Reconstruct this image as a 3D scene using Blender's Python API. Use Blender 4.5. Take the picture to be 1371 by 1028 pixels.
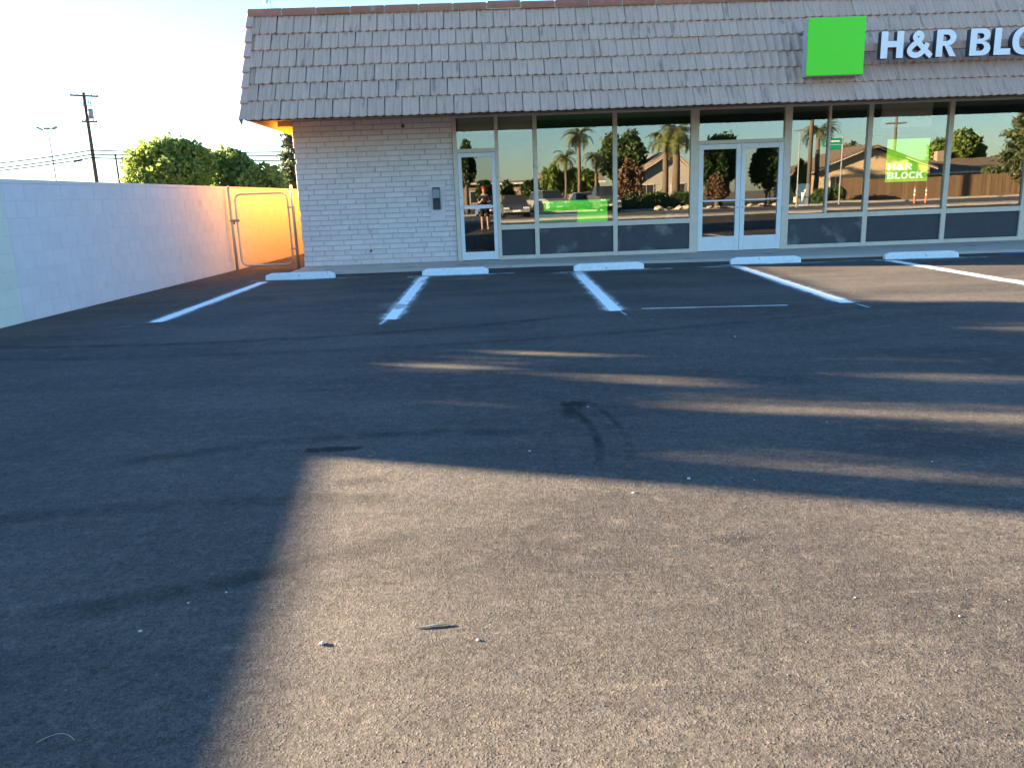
import bpy, bmesh, math, random
import numpy as np
from mathutils import Vector, Matrix
R = math.radians
random.seed(7)
rng = np.random.default_rng(11)
scene = bpy.context.scene
for o in list(bpy.data.objects):
    bpy.data.objects.remove(o)
col = scene.collection

# ------------------------------------------------------------------ camera
CAM = Vector((0.0, -16.742, 1.305))
FPX, PITCH, ROLL, YAW = 1050.94, R(13.307), R(-2.069), R(1.382)
_cp, _sp, _cy, _sy = math.cos(PITCH), math.sin(PITCH), math.cos(YAW), math.sin(YAW)
FWD = Vector((_sy*_cp, _cy*_cp, -_sp)); _rt = Vector((_cy, -_sy, 0)); _up = _rt.cross(FWD)
RGT = math.cos(ROLL)*_rt + math.sin(ROLL)*_up
UPV = -math.sin(ROLL)*_rt + math.cos(ROLL)*_up
cam = bpy.data.cameras.new('camera'); camo = bpy.data.objects.new('camera', cam); col.objects.link(camo)
M = Matrix((RGT, UPV, -FWD)).transposed().to_4x4(); M.translation = CAM
camo.matrix_world = M
cam.sensor_fit = 'HORIZONTAL'; cam.sensor_width = 36; cam.lens = FPX/1371*36
cam.clip_start = 0.05; cam.clip_end = 4000
scene.camera = camo

# ------------------------------------------------------------------ sky, sun, exposure
SUN_EL, SUN_PHI = R(9.3), R(20.5)          # low evening sun, left and a little beyond the shop front
SUNV = Vector((-math.cos(SUN_PHI)*math.cos(SUN_EL), math.sin(SUN_PHI)*math.cos(SUN_EL), math.sin(SUN_EL)))
world = bpy.data.worlds.new('World'); scene.world = world; world.use_nodes = True
wn, wl = world.node_tree.nodes, world.node_tree.links
wn.clear()
sky = wn.new('ShaderNodeTexSky'); sky.sky_type = 'NISHITA'; sky.sun_disc = False
sky.sun_elevation = SUN_EL; sky.sun_rotation = math.atan2(SUNV.x, SUNV.y)
sky.air_density = 1.0; sky.dust_density = .3; sky.ozone_density = 3.9
bg = wn.new('ShaderNodeBackground'); bg.inputs['Strength'].default_value = 0.051
wo = wn.new('ShaderNodeOutputWorld')
wl.new(sky.outputs[0], bg.inputs[0]); wl.new(bg.outputs[0], wo.inputs[0])
sl = bpy.data.lights.new('sun', 'SUN'); sl.energy = 5.0; sl.angle = R(0.53); sl.color = (1.0, 0.755, 0.495)
so = bpy.data.objects.new('sun', sl); col.objects.link(so)
so.location = (-30, 10, 20); so.rotation_euler = SUNV.to_track_quat('Z', 'Y').to_euler()
scene.view_settings.view_transform = 'Standard'; scene.view_settings.look = 'None'
scene.view_settings.exposure = 3.85; scene.view_settings.gamma = 1.0
scene.view_settings.use_curve_mapping = False
scene.render.engine = 'CYCLES'
cy = scene.cycles
cy.use_denoising = True; cy.max_bounces = 10; cy.diffuse_bounces = 5; cy.glossy_bounces = 4
cy.transparent_max_bounces = 16; cy.transmission_bounces = 6
cy.caustics_reflective = False; cy.caustics_refractive = False; cy.sample_clamp_indirect = 12

# ------------------------------------------------------------------ helpers
def at(x, y, Y):                      # a sight line through the photograph, met with the plane at depth Y
    d = FWD*FPX + RGT*(x-685.5) - UPV*(y-514)
    return CAM + d*((Y-CAM.y)/d.y)
def mirrored(x, y, dist):             # what the shop glass shows lies behind the photographer
    p = at(x, y, dist + CAM.y); return Vector((p.x, -p.y, p.z))

class MB:
    def __init__(s): s.v = []; s.f = []
    def add(s, vs, fs):
        b = len(s.v); s.v += [tuple(v) for v in vs]; s.f += [tuple(i+b for i in f) for f in fs]; return s
    def box(s, x0, x1, y0, y1, z0, z1):
        return s.add([(x0,y0,z0),(x1,y0,z0),(x1,y1,z0),(x0,y1,z0),(x0,y0,z1),(x1,y0,z1),(x1,y1,z1),(x0,y1,z1)],
            [(0,3,2,1),(4,5,6,7),(0,1,5,4),(1,2,6,5),(2,3,7,6),(3,0,4,7)])
    def prism(s, poly, axis, a, b):    # polygon in the two other axes, extruded from a to b
        n = len(poly)
        def P(p, t):
            return {'x': (t, p[0], p[1]), 'y': (p[0], t, p[1]), 'z': (p[0], p[1], t)}[axis]
        vs = [P(p, a) for p in poly] + [P(p, b) for p in poly]
        fs = [tuple(range(n-1, -1, -1)), tuple(range(n, 2*n))] + [(i, (i+1) % n, n+(i+1) % n, n+i) for i in range(n)]
        return s.add(vs, fs)
    def tube(s, pts, r, n=8, r2=None, cap=True):
        pts = [Vector(p) for p in pts]; m = len(pts); vs = []
        for i, p in enumerate(pts):
            t = (pts[min(i+1, m-1)] - pts[max(i-1, 0)]).normalized()
            a = Vector((0, 0, 1)) if abs(t.z) < .9 else Vector((1, 0, 0))
            u = t.cross(a).normalized(); w = t.cross(u)
            rr = r if r2 is None else r + (r2-r)*i/max(m-1, 1)
            if isinstance(r, (list, tuple)): rr = r[i]
            for k in range(n):
                an = 2*math.pi*k/n; vs.append(p + u*math.cos(an)*rr + w*math.sin(an)*rr)
        fs = [(i*n+k, i*n+(k+1) % n, (i+1)*n+(k+1) % n, (i+1)*n+k) for i in range(m-1) for k in range(n)]
        if cap: fs += [tuple(range(n-1, -1, -1)), tuple((m-1)*n+k for k in range(n))]
        return s.add(vs, fs)
    def mesh(s, name):
        me = bpy.data.meshes.new(name); me.from_pydata(s.v, [], s.f); me.update()
        bm = bmesh.new(); bm.from_mesh(me); bmesh.ops.recalc_face_normals(bm, faces=bm.faces); bm.to_mesh(me); bm.free()
        return me
    def build(s, name, mat, parent=None, smooth=False, bevel=0):
        return put(name, s.mesh(name), mat, parent, smooth, bevel)

def put(name, me, mat, parent=None, smooth=False, bevel=0):
    o = bpy.data.objects.new(name, me); col.objects.link(o)
    if mat and not me.materials: me.materials.append(mat)
    if parent: o.parent = parent
    if smooth:
        me.polygons.foreach_set('use_smooth', [True]*len(me.polygons))
    if bevel:
        m = o.modifiers.new('bevel', 'BEVEL'); m.width = bevel; m.segments = 2; m.limit_method = 'ANGLE'
    return o
def thing(name, label, cat, loc=(0, 0, 0), rz=0, group=None):
    o = bpy.data.objects.new(name, None); col.objects.link(o); o.location = loc; o.rotation_euler = (0, 0, rz)
    o.empty_display_size = .2
    return tag(o, label, cat, group)
def tag(o, label, cat, group=None):
    o['label'] = label; o['category'] = cat
    if group: o['group'] = group
    return o
def struct(o): o['kind'] = 'structure'; return o
def stuff(o): o['kind'] = 'stuff'; return o

# ------------------------------------------------------------------ materials
def nt(name):
    m = bpy.data.materials.new(name); m.use_nodes = True; t = m.node_tree
    return m, t.nodes, t.links, t.nodes['Principled BSDF']
def pm(name, c, c2=None, scale=4, rough=.8, bump=0, bscale=80, spec=.3, metal=0, rand=0, stretch=(1, 1, 1), wear=None, rib_shade=0):
    m, n, l, b = nt(name)
    b.inputs['Roughness'].default_value = rough; b.inputs['Metallic'].default_value = metal
    b.inputs['Specular IOR Level'].default_value = spec
    tc = n.new('ShaderNodeTexCoord'); oi = n.new('ShaderNodeObjectInfo')
    mp = n.new('ShaderNodeMapping'); mp.inputs['Scale'].default_value = stretch
    off = n.new('ShaderNodeVectorMath'); off.operation = 'MULTIPLY_ADD'; off.inputs[1].default_value = (37, 53, 71)
    l.new(oi.outputs['Random'], off.inputs[0]); l.new(tc.outputs['Object'], off.inputs[2])
    l.new(off.outputs[0], mp.inputs[0])
    nz = n.new('ShaderNodeTexNoise'); nz.inputs['Scale'].default_value = scale; nz.inputs['Detail'].default_value = 8
    nz.inputs['Roughness'].default_value = .65
    l.new(mp.outputs[0], nz.inputs['Vector'])
    rp = n.new('ShaderNodeMapRange'); rp.inputs[1].default_value = .3; rp.inputs[2].default_value = .7
    l.new(nz.outputs[0], rp.inputs[0])
    c2 = c2 or tuple(x*.8 for x in c)
    mx = n.new('ShaderNodeMix'); mx.data_type = 'RGBA'
    mx.inputs[6].default_value = (*c, 1); mx.inputs[7].default_value = (*c2, 1)
    l.new(rp.outputs[0], mx.inputs[0]); out = mx.outputs[2]
    if wear:                           # (colour, scale, threshold) sparse stains
        wz = n.new('ShaderNodeTexNoise'); wz.inputs['Scale'].default_value = wear[1]; wz.inputs['Detail'].default_value = 6
        l.new(mp.outputs[0], wz.inputs['Vector'])
        wr = n.new('ShaderNodeMapRange'); wr.inputs[1].default_value = wear[2]; wr.inputs[2].default_value = wear[2]+.12
        l.new(wz.outputs[0], wr.inputs[0])
        wm = n.new('ShaderNodeMix'); wm.data_type = 'RGBA'; wm.inputs[7].default_value = (*wear[0], 1)
        l.new(out, wm.inputs[6]); l.new(wr.outputs[0], wm.inputs[0]); out = wm.outputs[2]
    if rib_shade:                         # rib shading painted in as dark lines, one every `groove` metres of local x
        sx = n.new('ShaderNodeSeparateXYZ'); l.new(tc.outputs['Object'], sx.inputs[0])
        pp = n.new('ShaderNodeMath'); pp.operation = 'PINGPONG'; pp.inputs[1].default_value = rib_shade/2
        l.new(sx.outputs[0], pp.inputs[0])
        gm = n.new('ShaderNodeMapRange'); gm.inputs[1].default_value = rib_shade*.16; gm.inputs[2].default_value = .0; gm.inputs[4].default_value = .42
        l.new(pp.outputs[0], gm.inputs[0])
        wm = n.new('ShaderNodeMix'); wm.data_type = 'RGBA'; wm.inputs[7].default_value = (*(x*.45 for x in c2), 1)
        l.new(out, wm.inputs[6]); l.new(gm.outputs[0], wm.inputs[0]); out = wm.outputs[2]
    if rand:
        hs = n.new('ShaderNodeHueSaturation'); mr = n.new('ShaderNodeMapRange')
        mr.inputs[3].default_value = 1-rand; mr.inputs[4].default_value = 1+rand
        l.new(oi.outputs['Random'], mr.inputs[0]); l.new(mr.outputs[0], hs.inputs['Value']); l.new(out, hs.inputs['Color'])
        out = hs.outputs[0]
    l.new(out, b.inputs['Base Color'])
    if bump:
        bz = n.new('ShaderNodeTexNoise'); bz.inputs['Scale'].default_value = bscale; bz.inputs['Detail'].default_value = 4
        l.new(mp.outputs[0], bz.inputs['Vector'])
        bp = n.new('ShaderNodeBump'); bp.inputs['Strength'].default_value = min(1, bump); bp.inputs['Distance'].default_value = .01
        l.new(bz.outputs[0], bp.inputs['Height']); l.new(bp.outputs[0], b.inputs['Normal'])
    return m
def leafmat(name, c, c2, trans=.35):
    m, n, l, b = nt(name)
    ge = n.new('ShaderNodeNewGeometry'); nz = n.new('ShaderNodeTexNoise'); nz.inputs['Scale'].default_value = 1.6
    l.new(ge.outputs['Position'], nz.inputs['Vector'])
    ad = n.new('ShaderNodeMath'); ad.operation = 'MULTIPLY_ADD'; ad.inputs[1].default_value = .5
    l.new(ge.outputs['Random Per Island'], ad.inputs[0]); l.new(nz.outputs[0], ad.inputs[2])
    rp = n.new('ShaderNodeMapRange'); rp.inputs[1].default_value = .45; rp.inputs[2].default_value = 1.05
    l.new(ad.outputs[0], rp.inputs[0])
    mx = n.new('ShaderNodeMix'); mx.data_type = 'RGBA'; mx.inputs[6].default_value = (*c, 1); mx.inputs[7].default_value = (*c2, 1)
    l.new(rp.outputs[0], mx.inputs[0]); l.new(mx.outputs[2], b.inputs['Base Color'])
    b.inputs['Roughness'].default_value = .55; b.inputs['Specular IOR Level'].default_value = .25
    tr = n.new('ShaderNodeBsdfTranslucent'); l.new(mx.outputs[2], tr.inputs['Color'])
    ms = n.new('ShaderNodeMixShader'); ms.inputs[0].default_value = trans
    l.new(b.outputs[0], ms.inputs[1]); l.new(tr.outputs[0], ms.inputs[2])
    l.new(ms.outputs[0], n['Material Output'].inputs['Surface'])
    return m
def glassmat(name, refl, tint, wav=.0015):
    m, n, l, b = nt(name)
    n.remove(b)
    gl = n.new('ShaderNodeBsdfGlossy'); gl.inputs['Roughness'].default_value = 0.0
    gl.inputs['Color'].default_value = (1.0, .965, .91, 1)
    tr = n.new('ShaderNodeBsdfTransparent'); tr.inputs['Color'].default_value = (*tint, 1)
    lw = n.new('ShaderNodeLayerWeight'); lw.inputs['Blend'].default_value = .25
    mr = n.new('ShaderNodeMapRange'); mr.inputs[3].default_value = refl; mr.inputs[4].default_value = min(1, refl+.6)
    l.new(lw.outputs['Fresnel'], mr.inputs[0])
    ms = n.new('ShaderNodeMixShader'); l.new(mr.outputs[0], ms.inputs[0])
    l.new(tr.outputs[0], ms.inputs[1]); l.new(gl.outputs[0], ms.inputs[2])
    if wav:
        tc = n.new('ShaderNodeTexCoord'); nz = n.new('ShaderNodeTexNoise'); nz.inputs['Scale'].default_value = 1.3; nz.inputs['Detail'].default_value = 1
        l.new(tc.outputs['Object'], nz.inputs['Vector'])
        bp = n.new('ShaderNodeBump'); bp.inputs['Strength'].default_value = wav*1.6; bp.inputs['Distance'].default_value = .1
        l.new(nz.outputs[0], bp.inputs['Height']); l.new(bp.outputs[0], gl.inputs['Normal'])
    l.new(ms.outputs[0], n['Material Output'].inputs['Surface'])
    return m

# asphalt: fresh dark overlay with aggregate, dust, tyre sweeps and tar blots
ARCS = [(-61.885, 44.116, 82.25, .16, .85, -4, -.7, 1), (-61.885, 44.116, 83.6, .14, .6, -4, .2, 1), (-1.208, -18.359, 5.03, .10, .6, -2.6, -.6, 1),
        (-3.6, -8.057, 6.60, .10, .6, -2.6, -.5, -1), (-1.759, -12.55, 2.318, .035, .95, .2, 1, 0), (-1.866, -12.542, 2.584, .03, .7, .3, 1, 0),
        (-.557, -15.748, 3.385, .10, .6, -2.2, .0, 1), (-2.944, .517, 9.40, .12, .7, -6, .8, -1), (-2.0, 6.0, 15.6, .12, .5, -6, 3.5, -1)]
BLOTS = [(-.90, -12.60, .20, .06, 1.0), (.52, -11.86, .14, .09, 1.0), (.47, -12.05, .07, .14, .9), (-.66, -13.15, .13, .07, .5),
         (.90, -13.97, .12, .05, .5)]
def asphaltmat():
    m, n, l, b = nt('asphalt')
    ge = n.new('ShaderNodeNewGeometry'); P = ge.outputs['Position']
    def math_(op, a, c=None, d=None, clamp=False):
        x = n.new('ShaderNodeMath'); x.operation = op; x.use_clamp = clamp
        for i, v in enumerate((a, c, d)):
            if v is None: continue
            if isinstance(v, (int, float)): x.inputs[i].default_value = v
            else: l.new(v, x.inputs[i])
        return x.outputs[0]
    def noise(scale, detail=6, rough=.6, vec=P):
        z = n.new('ShaderNodeTexNoise'); z.inputs['Scale'].default_value = scale; z.inputs['Detail'].default_value = detail
        z.inputs['Roughness'].default_value = rough; l.new(vec, z.inputs['Vector']); return z.outputs[0]
    def ramp(v, a, c, lo=0, hi=1):
        x = n.new('ShaderNodeMapRange'); x.inputs[1].default_value = a; x.inputs[2].default_value = c
        x.inputs[3].default_value = lo; x.inputs[4].default_value = hi; l.new(v, x.inputs[0]); return x.outputs[0]
    def mix(f, a, c):
        x = n.new('ShaderNodeMix'); x.data_type = 'RGBA'
        for i, v in ((0, f), (6, a), (7, c)):
            if isinstance(v, tuple): x.inputs[i].default_value = (*v, 1)
            elif isinstance(v, (int, float)): x.inputs[i].default_value = v
            else: l.new(v, x.inputs[i])
        return x.outputs[2]
    sw = n.new('ShaderNodeMapping'); sw.inputs['Scale'].default_value = (.35, 1.3, 1); sw.inputs['Rotation'].default_value = (0, 0, R(12))
    l.new(P, sw.inputs[0])
    big = noise(.9, 6, .6); sweep = noise(1.1, 6, .65, sw.outputs[0]); mid = noise(9, 5, .6)
    c = mix(ramp(big, .35, .7), (.026, .0255, .026), (.055, .0515, .047))
    c = mix(ramp(sweep, .44, .68, 0, .8), c, (.090, .082, .070))
    patch = noise(.42, 4, .55)
    c = mix(ramp(patch, .50, .62, 0, .26), c, (.108, .096, .08))         # dusty sweeps
    c = mix(ramp(mid, .50, .72, 0, .5), c, (.112, .101, .086))
    sw2 = n.new('ShaderNodeMapping'); sw2.inputs['Scale'].default_value = (.5, 6, 1); sw2.inputs['Rotation'].default_value = (0, 0, R(7)); l.new(P, sw2.inputs[0])
    c = mix(ramp(noise(2.2, 7, .7, sw2.outputs[0]), .58, .74, 0, .5), c, (.17, .148, .115))
    c = mix(ramp(noise(6.5, 6, .75), .60, .74, 0, .75), c, (.165, .143, .11))
    c = mix(ramp(noise(2.6, 5, .7), .40, .26, 0, .55), c, (.022, .021, .021))   # pale scuffs
    # tyre sweeps and tar blots
    sx = n.new('ShaderNodeSeparateXYZ'); l.new(P, sx.inputs[0]); X, Y = sx.outputs[0], sx.outputs[1]
    dark = None
    brk = ramp(noise(3.5, 5, .7), .33, .58)
    for cx, cyy, r, w, k, xa, xb, sg in ARCS:
        dx = math_('SUBTRACT', X, cx); dy = math_('SUBTRACT', Y, cyy)
        d = math_('SQRT', math_('ADD', math_('MULTIPLY', dx, dx), math_('MULTIPLY', dy, dy)))
        d = math_('ABSOLUTE', math_('SUBTRACT', d, r))
        g = math_('MULTIPLY', math_('MULTIPLY', ramp(d, w, w*.3), brk), k)
        g = math_('MULTIPLY', g, math_('MULTIPLY', ramp(X, xa, xa+.3), ramp(X, xb+.3, xb)))
        g = math_('MULTIPLY', g, math_('MULTIPLY', ramp(dy, 0, .05) if sg > 0 else ramp(dy, .0, -.05), 1) if sg else math_('MULTIPLY', ramp(dy, .75, .5), ramp(dy, -.55, -.25)))
        dark = g if dark is None else math_('MAXIMUM', dark, g)
    wob = ramp(noise(14, 4, .7), .3, .7, -.6, .6)
    for cx, cyy, a, bb, k in BLOTS:
        dx = math_('DIVIDE', math_('SUBTRACT', X, cx), a); dy = math_('DIVIDE', math_('SUBTRACT', Y, cyy), bb)
        d = math_('ADD', math_('SQRT', math_('ADD', math_('MULTIPLY', dx, dx), math_('MULTIPLY', dy, dy))), wob)
        dark = math_('MAXIMUM', dark, math_('MULTIPLY', ramp(d, 1.1, .5), k))
    # aggregate
    vo = n.new('ShaderNodeTexVoronoi'); vo.inputs['Scale'].default_value = 125; l.new(P, vo.inputs['Vector'])
    v2 = n.new('ShaderNodeTexVoronoi'); v2.inputs['Scale'].default_value = 310; l.new(P, v2.inputs['Vector'])
    sp = n.new('ShaderNodeSeparateColor'); l.new(vo.outputs['Color'], sp.inputs[0])
    s2 = n.new('ShaderNodeSeparateColor'); l.new(v2.outputs['Color'], s2.inputs[0])
    c = mix(ramp(s2.outputs[0], .45, 1.0, 0, .5), c, (.105, .092, .075))
    c = mix(ramp(s2.outputs[1], .955, 1.0, 0, .7), c, (.19, .165, .13))
    c = mix(ramp(s2.outputs[2], .80, 1.0, 0, .7), c, (.014, .014, .015))
    pits = ramp(noise(75, 3, .7), .60, .72)
    c = mix(math_('MULTIPLY', pits, .9), c, (.012, .012, .013))
    b.inputs['Roughness'].default_value = .8; b.inputs['Specular IOR Level'].default_value = .2
    g1 = noise(48, 5, .8); g2 = noise(19, 5, .8)
    gr = math_('ADD', ramp(g1, .36, .64, -.38, .38), ramp(g2, .38, .62, -.25, .25))
    gr = math_('ADD', gr, ramp(sp.outputs[0], 0, 1, -.22, .22))
    c = mix(dark, c, (.008, .008, .009))
    hv = n.new('ShaderNodeHueSaturation'); l.new(math_('ADD', gr, 1.14), hv.inputs['Value']); l.new(c, hv.inputs['Color'])
    l.new(hv.outputs[0], b.inputs['Base Color'])
    dome = math_('MULTIPLY', ramp(vo.outputs['Distance'], .55, .1), ramp(sp.outputs[2], .35, 1))
    hgt = math_('ADD', math_('MULTIPLY', dome, .7), math_('MULTIPLY', s2.outputs[1], .2))
    hgt = math_('ADD', hgt, math_('MULTIPLY', g1, 2.0))
    hgt = math_('ADD', hgt, math_('MULTIPLY', g2, 1.2))
    hgt = math_('SUBTRACT', hgt, math_('MULTIPLY', pits, .5))
    bp = n.new('ShaderNodeBump'); bp.inputs['Strength'].default_value = .85; bp.inputs['Distance'].default_value = .006
    l.new(hgt, bp.inputs['Height']); l.new(bp.outputs[0], b.inputs['Normal'])
    return m
def paintmat(name, c):                  # sprayed road paint: coverage stored on the mesh, broken by the stone
    m, n, l, b = nt(name)
    b.inputs['Base Color'].default_value = (*c, 1); b.inputs['Roughness'].default_value = .7
    a = n.new('ShaderNodeAttribute'); a.attribute_name = 'cover'
    ge = n.new('ShaderNodeNewGeometry'); z = n.new('ShaderNodeTexNoise'); z.inputs['Scale'].default_value = 55; z.inputs['Detail'].default_value = 5
    z2 = n.new('ShaderNodeTexNoise'); z2.inputs['Scale'].default_value = 3.5; z2.inputs['Detail'].default_value = 4
    l.new(ge.outputs['Position'], z.inputs['Vector']); l.new(ge.outputs['Position'], z2.inputs['Vector'])
    av = n.new('ShaderNodeMath'); av.operation = 'ADD'; l.new(z.outputs[0], av.inputs[0]); l.new(z2.outputs[0], av.inputs[1])
    sb = n.new('ShaderNodeMath'); sb.operation = 'MULTIPLY_ADD'; sb.inputs[1].default_value = 1.1; sb.inputs[2].default_value = -1.12
    l.new(av.outputs[0], sb.inputs[0])
    sm = n.new('ShaderNodeMath'); sm.operation = 'ADD'; l.new(a.outputs['Fac'], sm.inputs[0]); l.new(sb.outputs[0], sm.inputs[1])
    # no paint at all where the spray did not reach
    gt = n.new('ShaderNodeMapRange'); gt.inputs[1].default_value = .0; gt.inputs[2].default_value = .25; l.new(a.outputs['Fac'], gt.inputs[0])
    mr = n.new('ShaderNodeMapRange'); mr.inputs[1].default_value = .05; mr.inputs[2].default_value = .95; l.new(sm.outputs[0], mr.inputs[0])
    mu = n.new('ShaderNodeMath'); mu.operation = 'MULTIPLY'; l.new(mr.outputs[0], mu.inputs[0]); l.new(gt.outputs[0], mu.inputs[1])
    l.new(mu.outputs[0], b.inputs['Alpha'])
    return m

MT = {}
MT['asphalt'] = asphaltmat()
MT['paint'] = paintmat('road_paint', (.82, .86, .82))
MT['bluepaint'] = paintmat('blue_road_paint', (.03, .16, .55))
MT['concrete'] = pm('concrete', (.56, .49, .41), (.43, .385, .325), 3, .85, .3, 60, wear=((.22, .20, .18), 1.7, .62))
MT['kerb'] = pm('kerb_concrete', (.42, .40, .37), (.3, .29, .27), 2, .85)
MT['stop'] = pm('painted_stop', (.80, .82, .78), (.68, .70, .67), 12, .75, .6, 40, wear=((.34, .33, .31), 13, .64))
MT['brick'] = pm('painted_brick', (.77, .685, .64), (.68, .60, .56), 9, .8, .6, 40, rand=.05, wear=((.52, .42, .34), 3.1, .66))
MT['mortar'] = pm('mortar', (.53, .455, .40), (.42, .36, .32), 8, .9, .4, 60)
MT['sidewall'] = pm('side_wall_bounce_orange', (.70, .36, .07), (.64, .32, .06), 3, .85)  # unseen wall; orange tints the bounce to put golden light in the passage
MT['block'] = pm('painted_block', (.66, .61, .615), (.59, .545, .55), 2.5, .82, .35, 70, rand=.01, wear=((.50, .45, .43), 1.8, .66))
MT['cream'] = pm('cream_block', (.64, .66, .57), (.55, .57, .49), 3, .82, .35, 70, rand=.03, wear=((.16, .18, .16), 1.6, .68))
MT['tile'] = pm('weathered_tile', (.62, .41, .30), (.51, .34, .25), 5, .85, .5, 40, rand=.05, stretch=(3.2, .55, 1), wear=((.32, .22, .17), 3.0, .60), rib_shade=.155)
MT['rake'] = pm('weathered_rake_tile', (.60, .38, .29), (.46, .30, .235), 5, .85, .5, 40, rand=.12)
MT['terracotta'] = pm('terracotta', (.42, .17, .10), (.33, .135, .085), 6, .8, .4, 50, rand=.12, wear=((.40, .30, .24), 5, .66))
MT['ridgemortar'] = pm('ridge_mortar', (.50, .42, .34), (.42, .35, .28), 8, .9)
MT['underlay'] = pm('roof_underlay', (.05, .045, .045), None, 4, .9)
MT['soffit'] = pm('soffit_paint', (.55, .38, .24), (.48, .33, .2), 3, .8)
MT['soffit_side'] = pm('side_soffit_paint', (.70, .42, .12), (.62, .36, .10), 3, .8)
MT['trim'] = pm('fascia_wood', (.20, .135, .085), (.15, .1, .065), 6, .8)
MT['alu'] = pm('anodised_frame', (.72, .62, .48), (.62, .53, .42), 6, .45, wear=((.45, .34, .22), 3, .66))
MT['doorpaint'] = pm('door_paint', (.80, .80, .76), (.72, .72, .69), 5, .5, wear=((.5, .49, .46), 4, .68))
MT['steel'] = pm('steel', (.45, .45, .44), None, 6, .35, metal=.7)
MT['panel'] = pm('slate_panel', (.058, .062, .07), (.044, .047, .055), 3, .55)
MT['panel_dusty'] = pm('dusty_slate_panel', (.075, .08, .086), (.05, .053, .058), 3, .65, wear=((.17, .17, .165), 2.2, .57))
MT['glass'] = glassmat('reflective_glass', .10, (.93, .95, .91))
MT['doorglass'] = glassmat('door_glass', .095, (.6, .62, .6))
MT['interior'] = pm('interior_wall', (.16, .15, .13), (.13, .12, .105), 2, .9)
MT['carpet'] = pm('carpet', (.05, .05, .05), None, 20, .95)
MT['ceiling'] = pm('ceiling_tile', (.30, .29, .27), (.26, .25, .23), 4, .9)
MT['pale'] = pm('pale_board', (.62, .58, .50), (.56, .52, .45), 3, .85)
MT['green'] = pm('sign_green', (.10, .80, .004), (.095, .76, .004), 1.5, .35, spec=.4)
MT['posterg'] = pm('poster_green', (.25, .88, .02), (.22, .84, .02), 1.5, .5)
MT['tealg'] = pm('box_green', (.03, .45, .17), None, 2, .5)
MT['signedge'] = pm('sign_edge', (.45, .42, .38), (.36, .33, .3), 5, .5)
MT['signwhite'] = pm('sign_white', (.90, .88, .86), (.86, .84, .82), 3, .4)
MT['return'] = pm('letter_return', (.055, .065, .08), None, 4, .5)
MT['white'] = pm('white_paper', (.8, .8, .78), (.76, .76, .74), 4, .7)
MT['box'] = pm('drop_box', (.045, .05, .055), (.06, .065, .07), 5, .5)
MT['galv'] = pm('galvanised', (.50, .49, .46), (.40, .39, .36), 9, .5, metal=.35, wear=((.3, .2, .1), 5, .68))
MT['wood'] = pm('weathered_wood', (.10, .075, .055), (.065, .05, .036), 6, .9, .3, 40, stretch=(6, 6, .6), rand=.15)
MT['wire'] = pm('cable', (.03, .03, .032), None, 3, .6)
MT['grey'] = pm('grey_metal', (.28, .29, .30), None, 6, .5, metal=.3)
MT['bark'] = pm('bark', (.16, .115, .08), (.10, .075, .055), 7, .95, .5, 20, stretch=(4, 4, 1))
MT['palmbark'] = pm('palm_bark', (.13, .10, .07), (.085, .065, .045), 6, .95, .6, 18, stretch=(1, 1, 5))
MT['dirt'] = pm('dry_ground', (.24, .19, .13), (.17, .14, .095), .4, .95, .3, 8)
MT['street'] = pm('street_asphalt', (.085, .083, .08), (.065, .064, .062), .6, .85, .3, 40)
MT['lawn'] = pm('lawn_ground', (.055, .10, .028), (.085, .12, .035), 1.2, .95, .5, 20)
MT['leaf_yel'] = leafmat('sunlit_leaf', (.095, .16, .035), (.19, .25, .055), .45)
MT['leaf_grn'] = leafmat('green_leaf', (.08, .14, .035), (.19, .25, .06), .45)
MT['leaf_drk'] = leafmat('dark_leaf', (.035, .065, .025), (.06, .10, .03), .25)
MT['leaf_con'] = leafmat('conifer_leaf', (.05, .075, .035), (.10, .12, .05), .25)
MT['leaf_pink'] = leafmat('reddish_leaf', (.11, .06, .04), (.16, .11, .06), .3)
MT['leaf_palm'] = leafmat('palm_leaf', (.08, .12, .04), (.16, .17, .06), .3)
MT['stucco'] = pm('tan_stucco', (.55, .42, .26), (.5, .38, .23), 1.5, .9)
MT['stucco2'] = pm('grey_stucco', (.40, .37, .33), (.36, .33, .3), 1.5, .9)
MT['stucco3'] = pm('brown_stucco', (.30, .23, .17), (.26, .2, .15), 1.5, .9)
MT['shingle'] = pm('brown_shingle', (.19, .14, .10), (.13, .1, .075), 3, .9, rand=.1)
MT['shingle2'] = pm('tan_shingle', (.33, .26, .18), (.26, .2, .14), 3, .9)
MT['housetrim'] = pm('house_trim', (.62, .58, .5), None, 3, .8)
MT['houseglass'] = pm('house_window', (.03, .035, .04), None, 2, .1, spec=.6)
MT['fence'] = pm('fence_wood', (.20, .13, .075), (.13, .085, .05), 4, .9, stretch=(5, 5, .7), rand=.2)
MT['boulder'] = pm('boulder', (.48, .40, .28), (.36, .3, .21), 3, .9, .6, 10)
MT['rubber'] = pm('tyre_rubber', (.025, .025, .026), None, 5, .85)
MT['orange'] = pm('orange_plastic', (.75, .13, .03), None, 4, .5)
MT['skin'] = pm('skin', (.48, .28, .19), (.43, .24, .16), 6, .6)
MT['navy'] = pm('dark_shirt', (.022, .026, .038), None, 10, .9)
MT['shorts'] = pm('dark_shorts', (.016, .017, .02), None, 10, .9)
MT['red'] = pm('red_cap', (.42, .035, .03), None, 8, .8)
MT['hair'] = pm('hair', (.03, .02, .015), None, 10, .7)
MT['pebble'] = pm('pebble', (.55, .53, .49), (.42, .40, .37), 30, .8, rand=.2)
MT['grit'] = pm('grit', (.10, .093, .085), (.05, .048, .046), 20, .8)
MT['twig'] = pm('twig', (.42, .36, .27), (.3, .25, .18), 20, .8)
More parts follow.
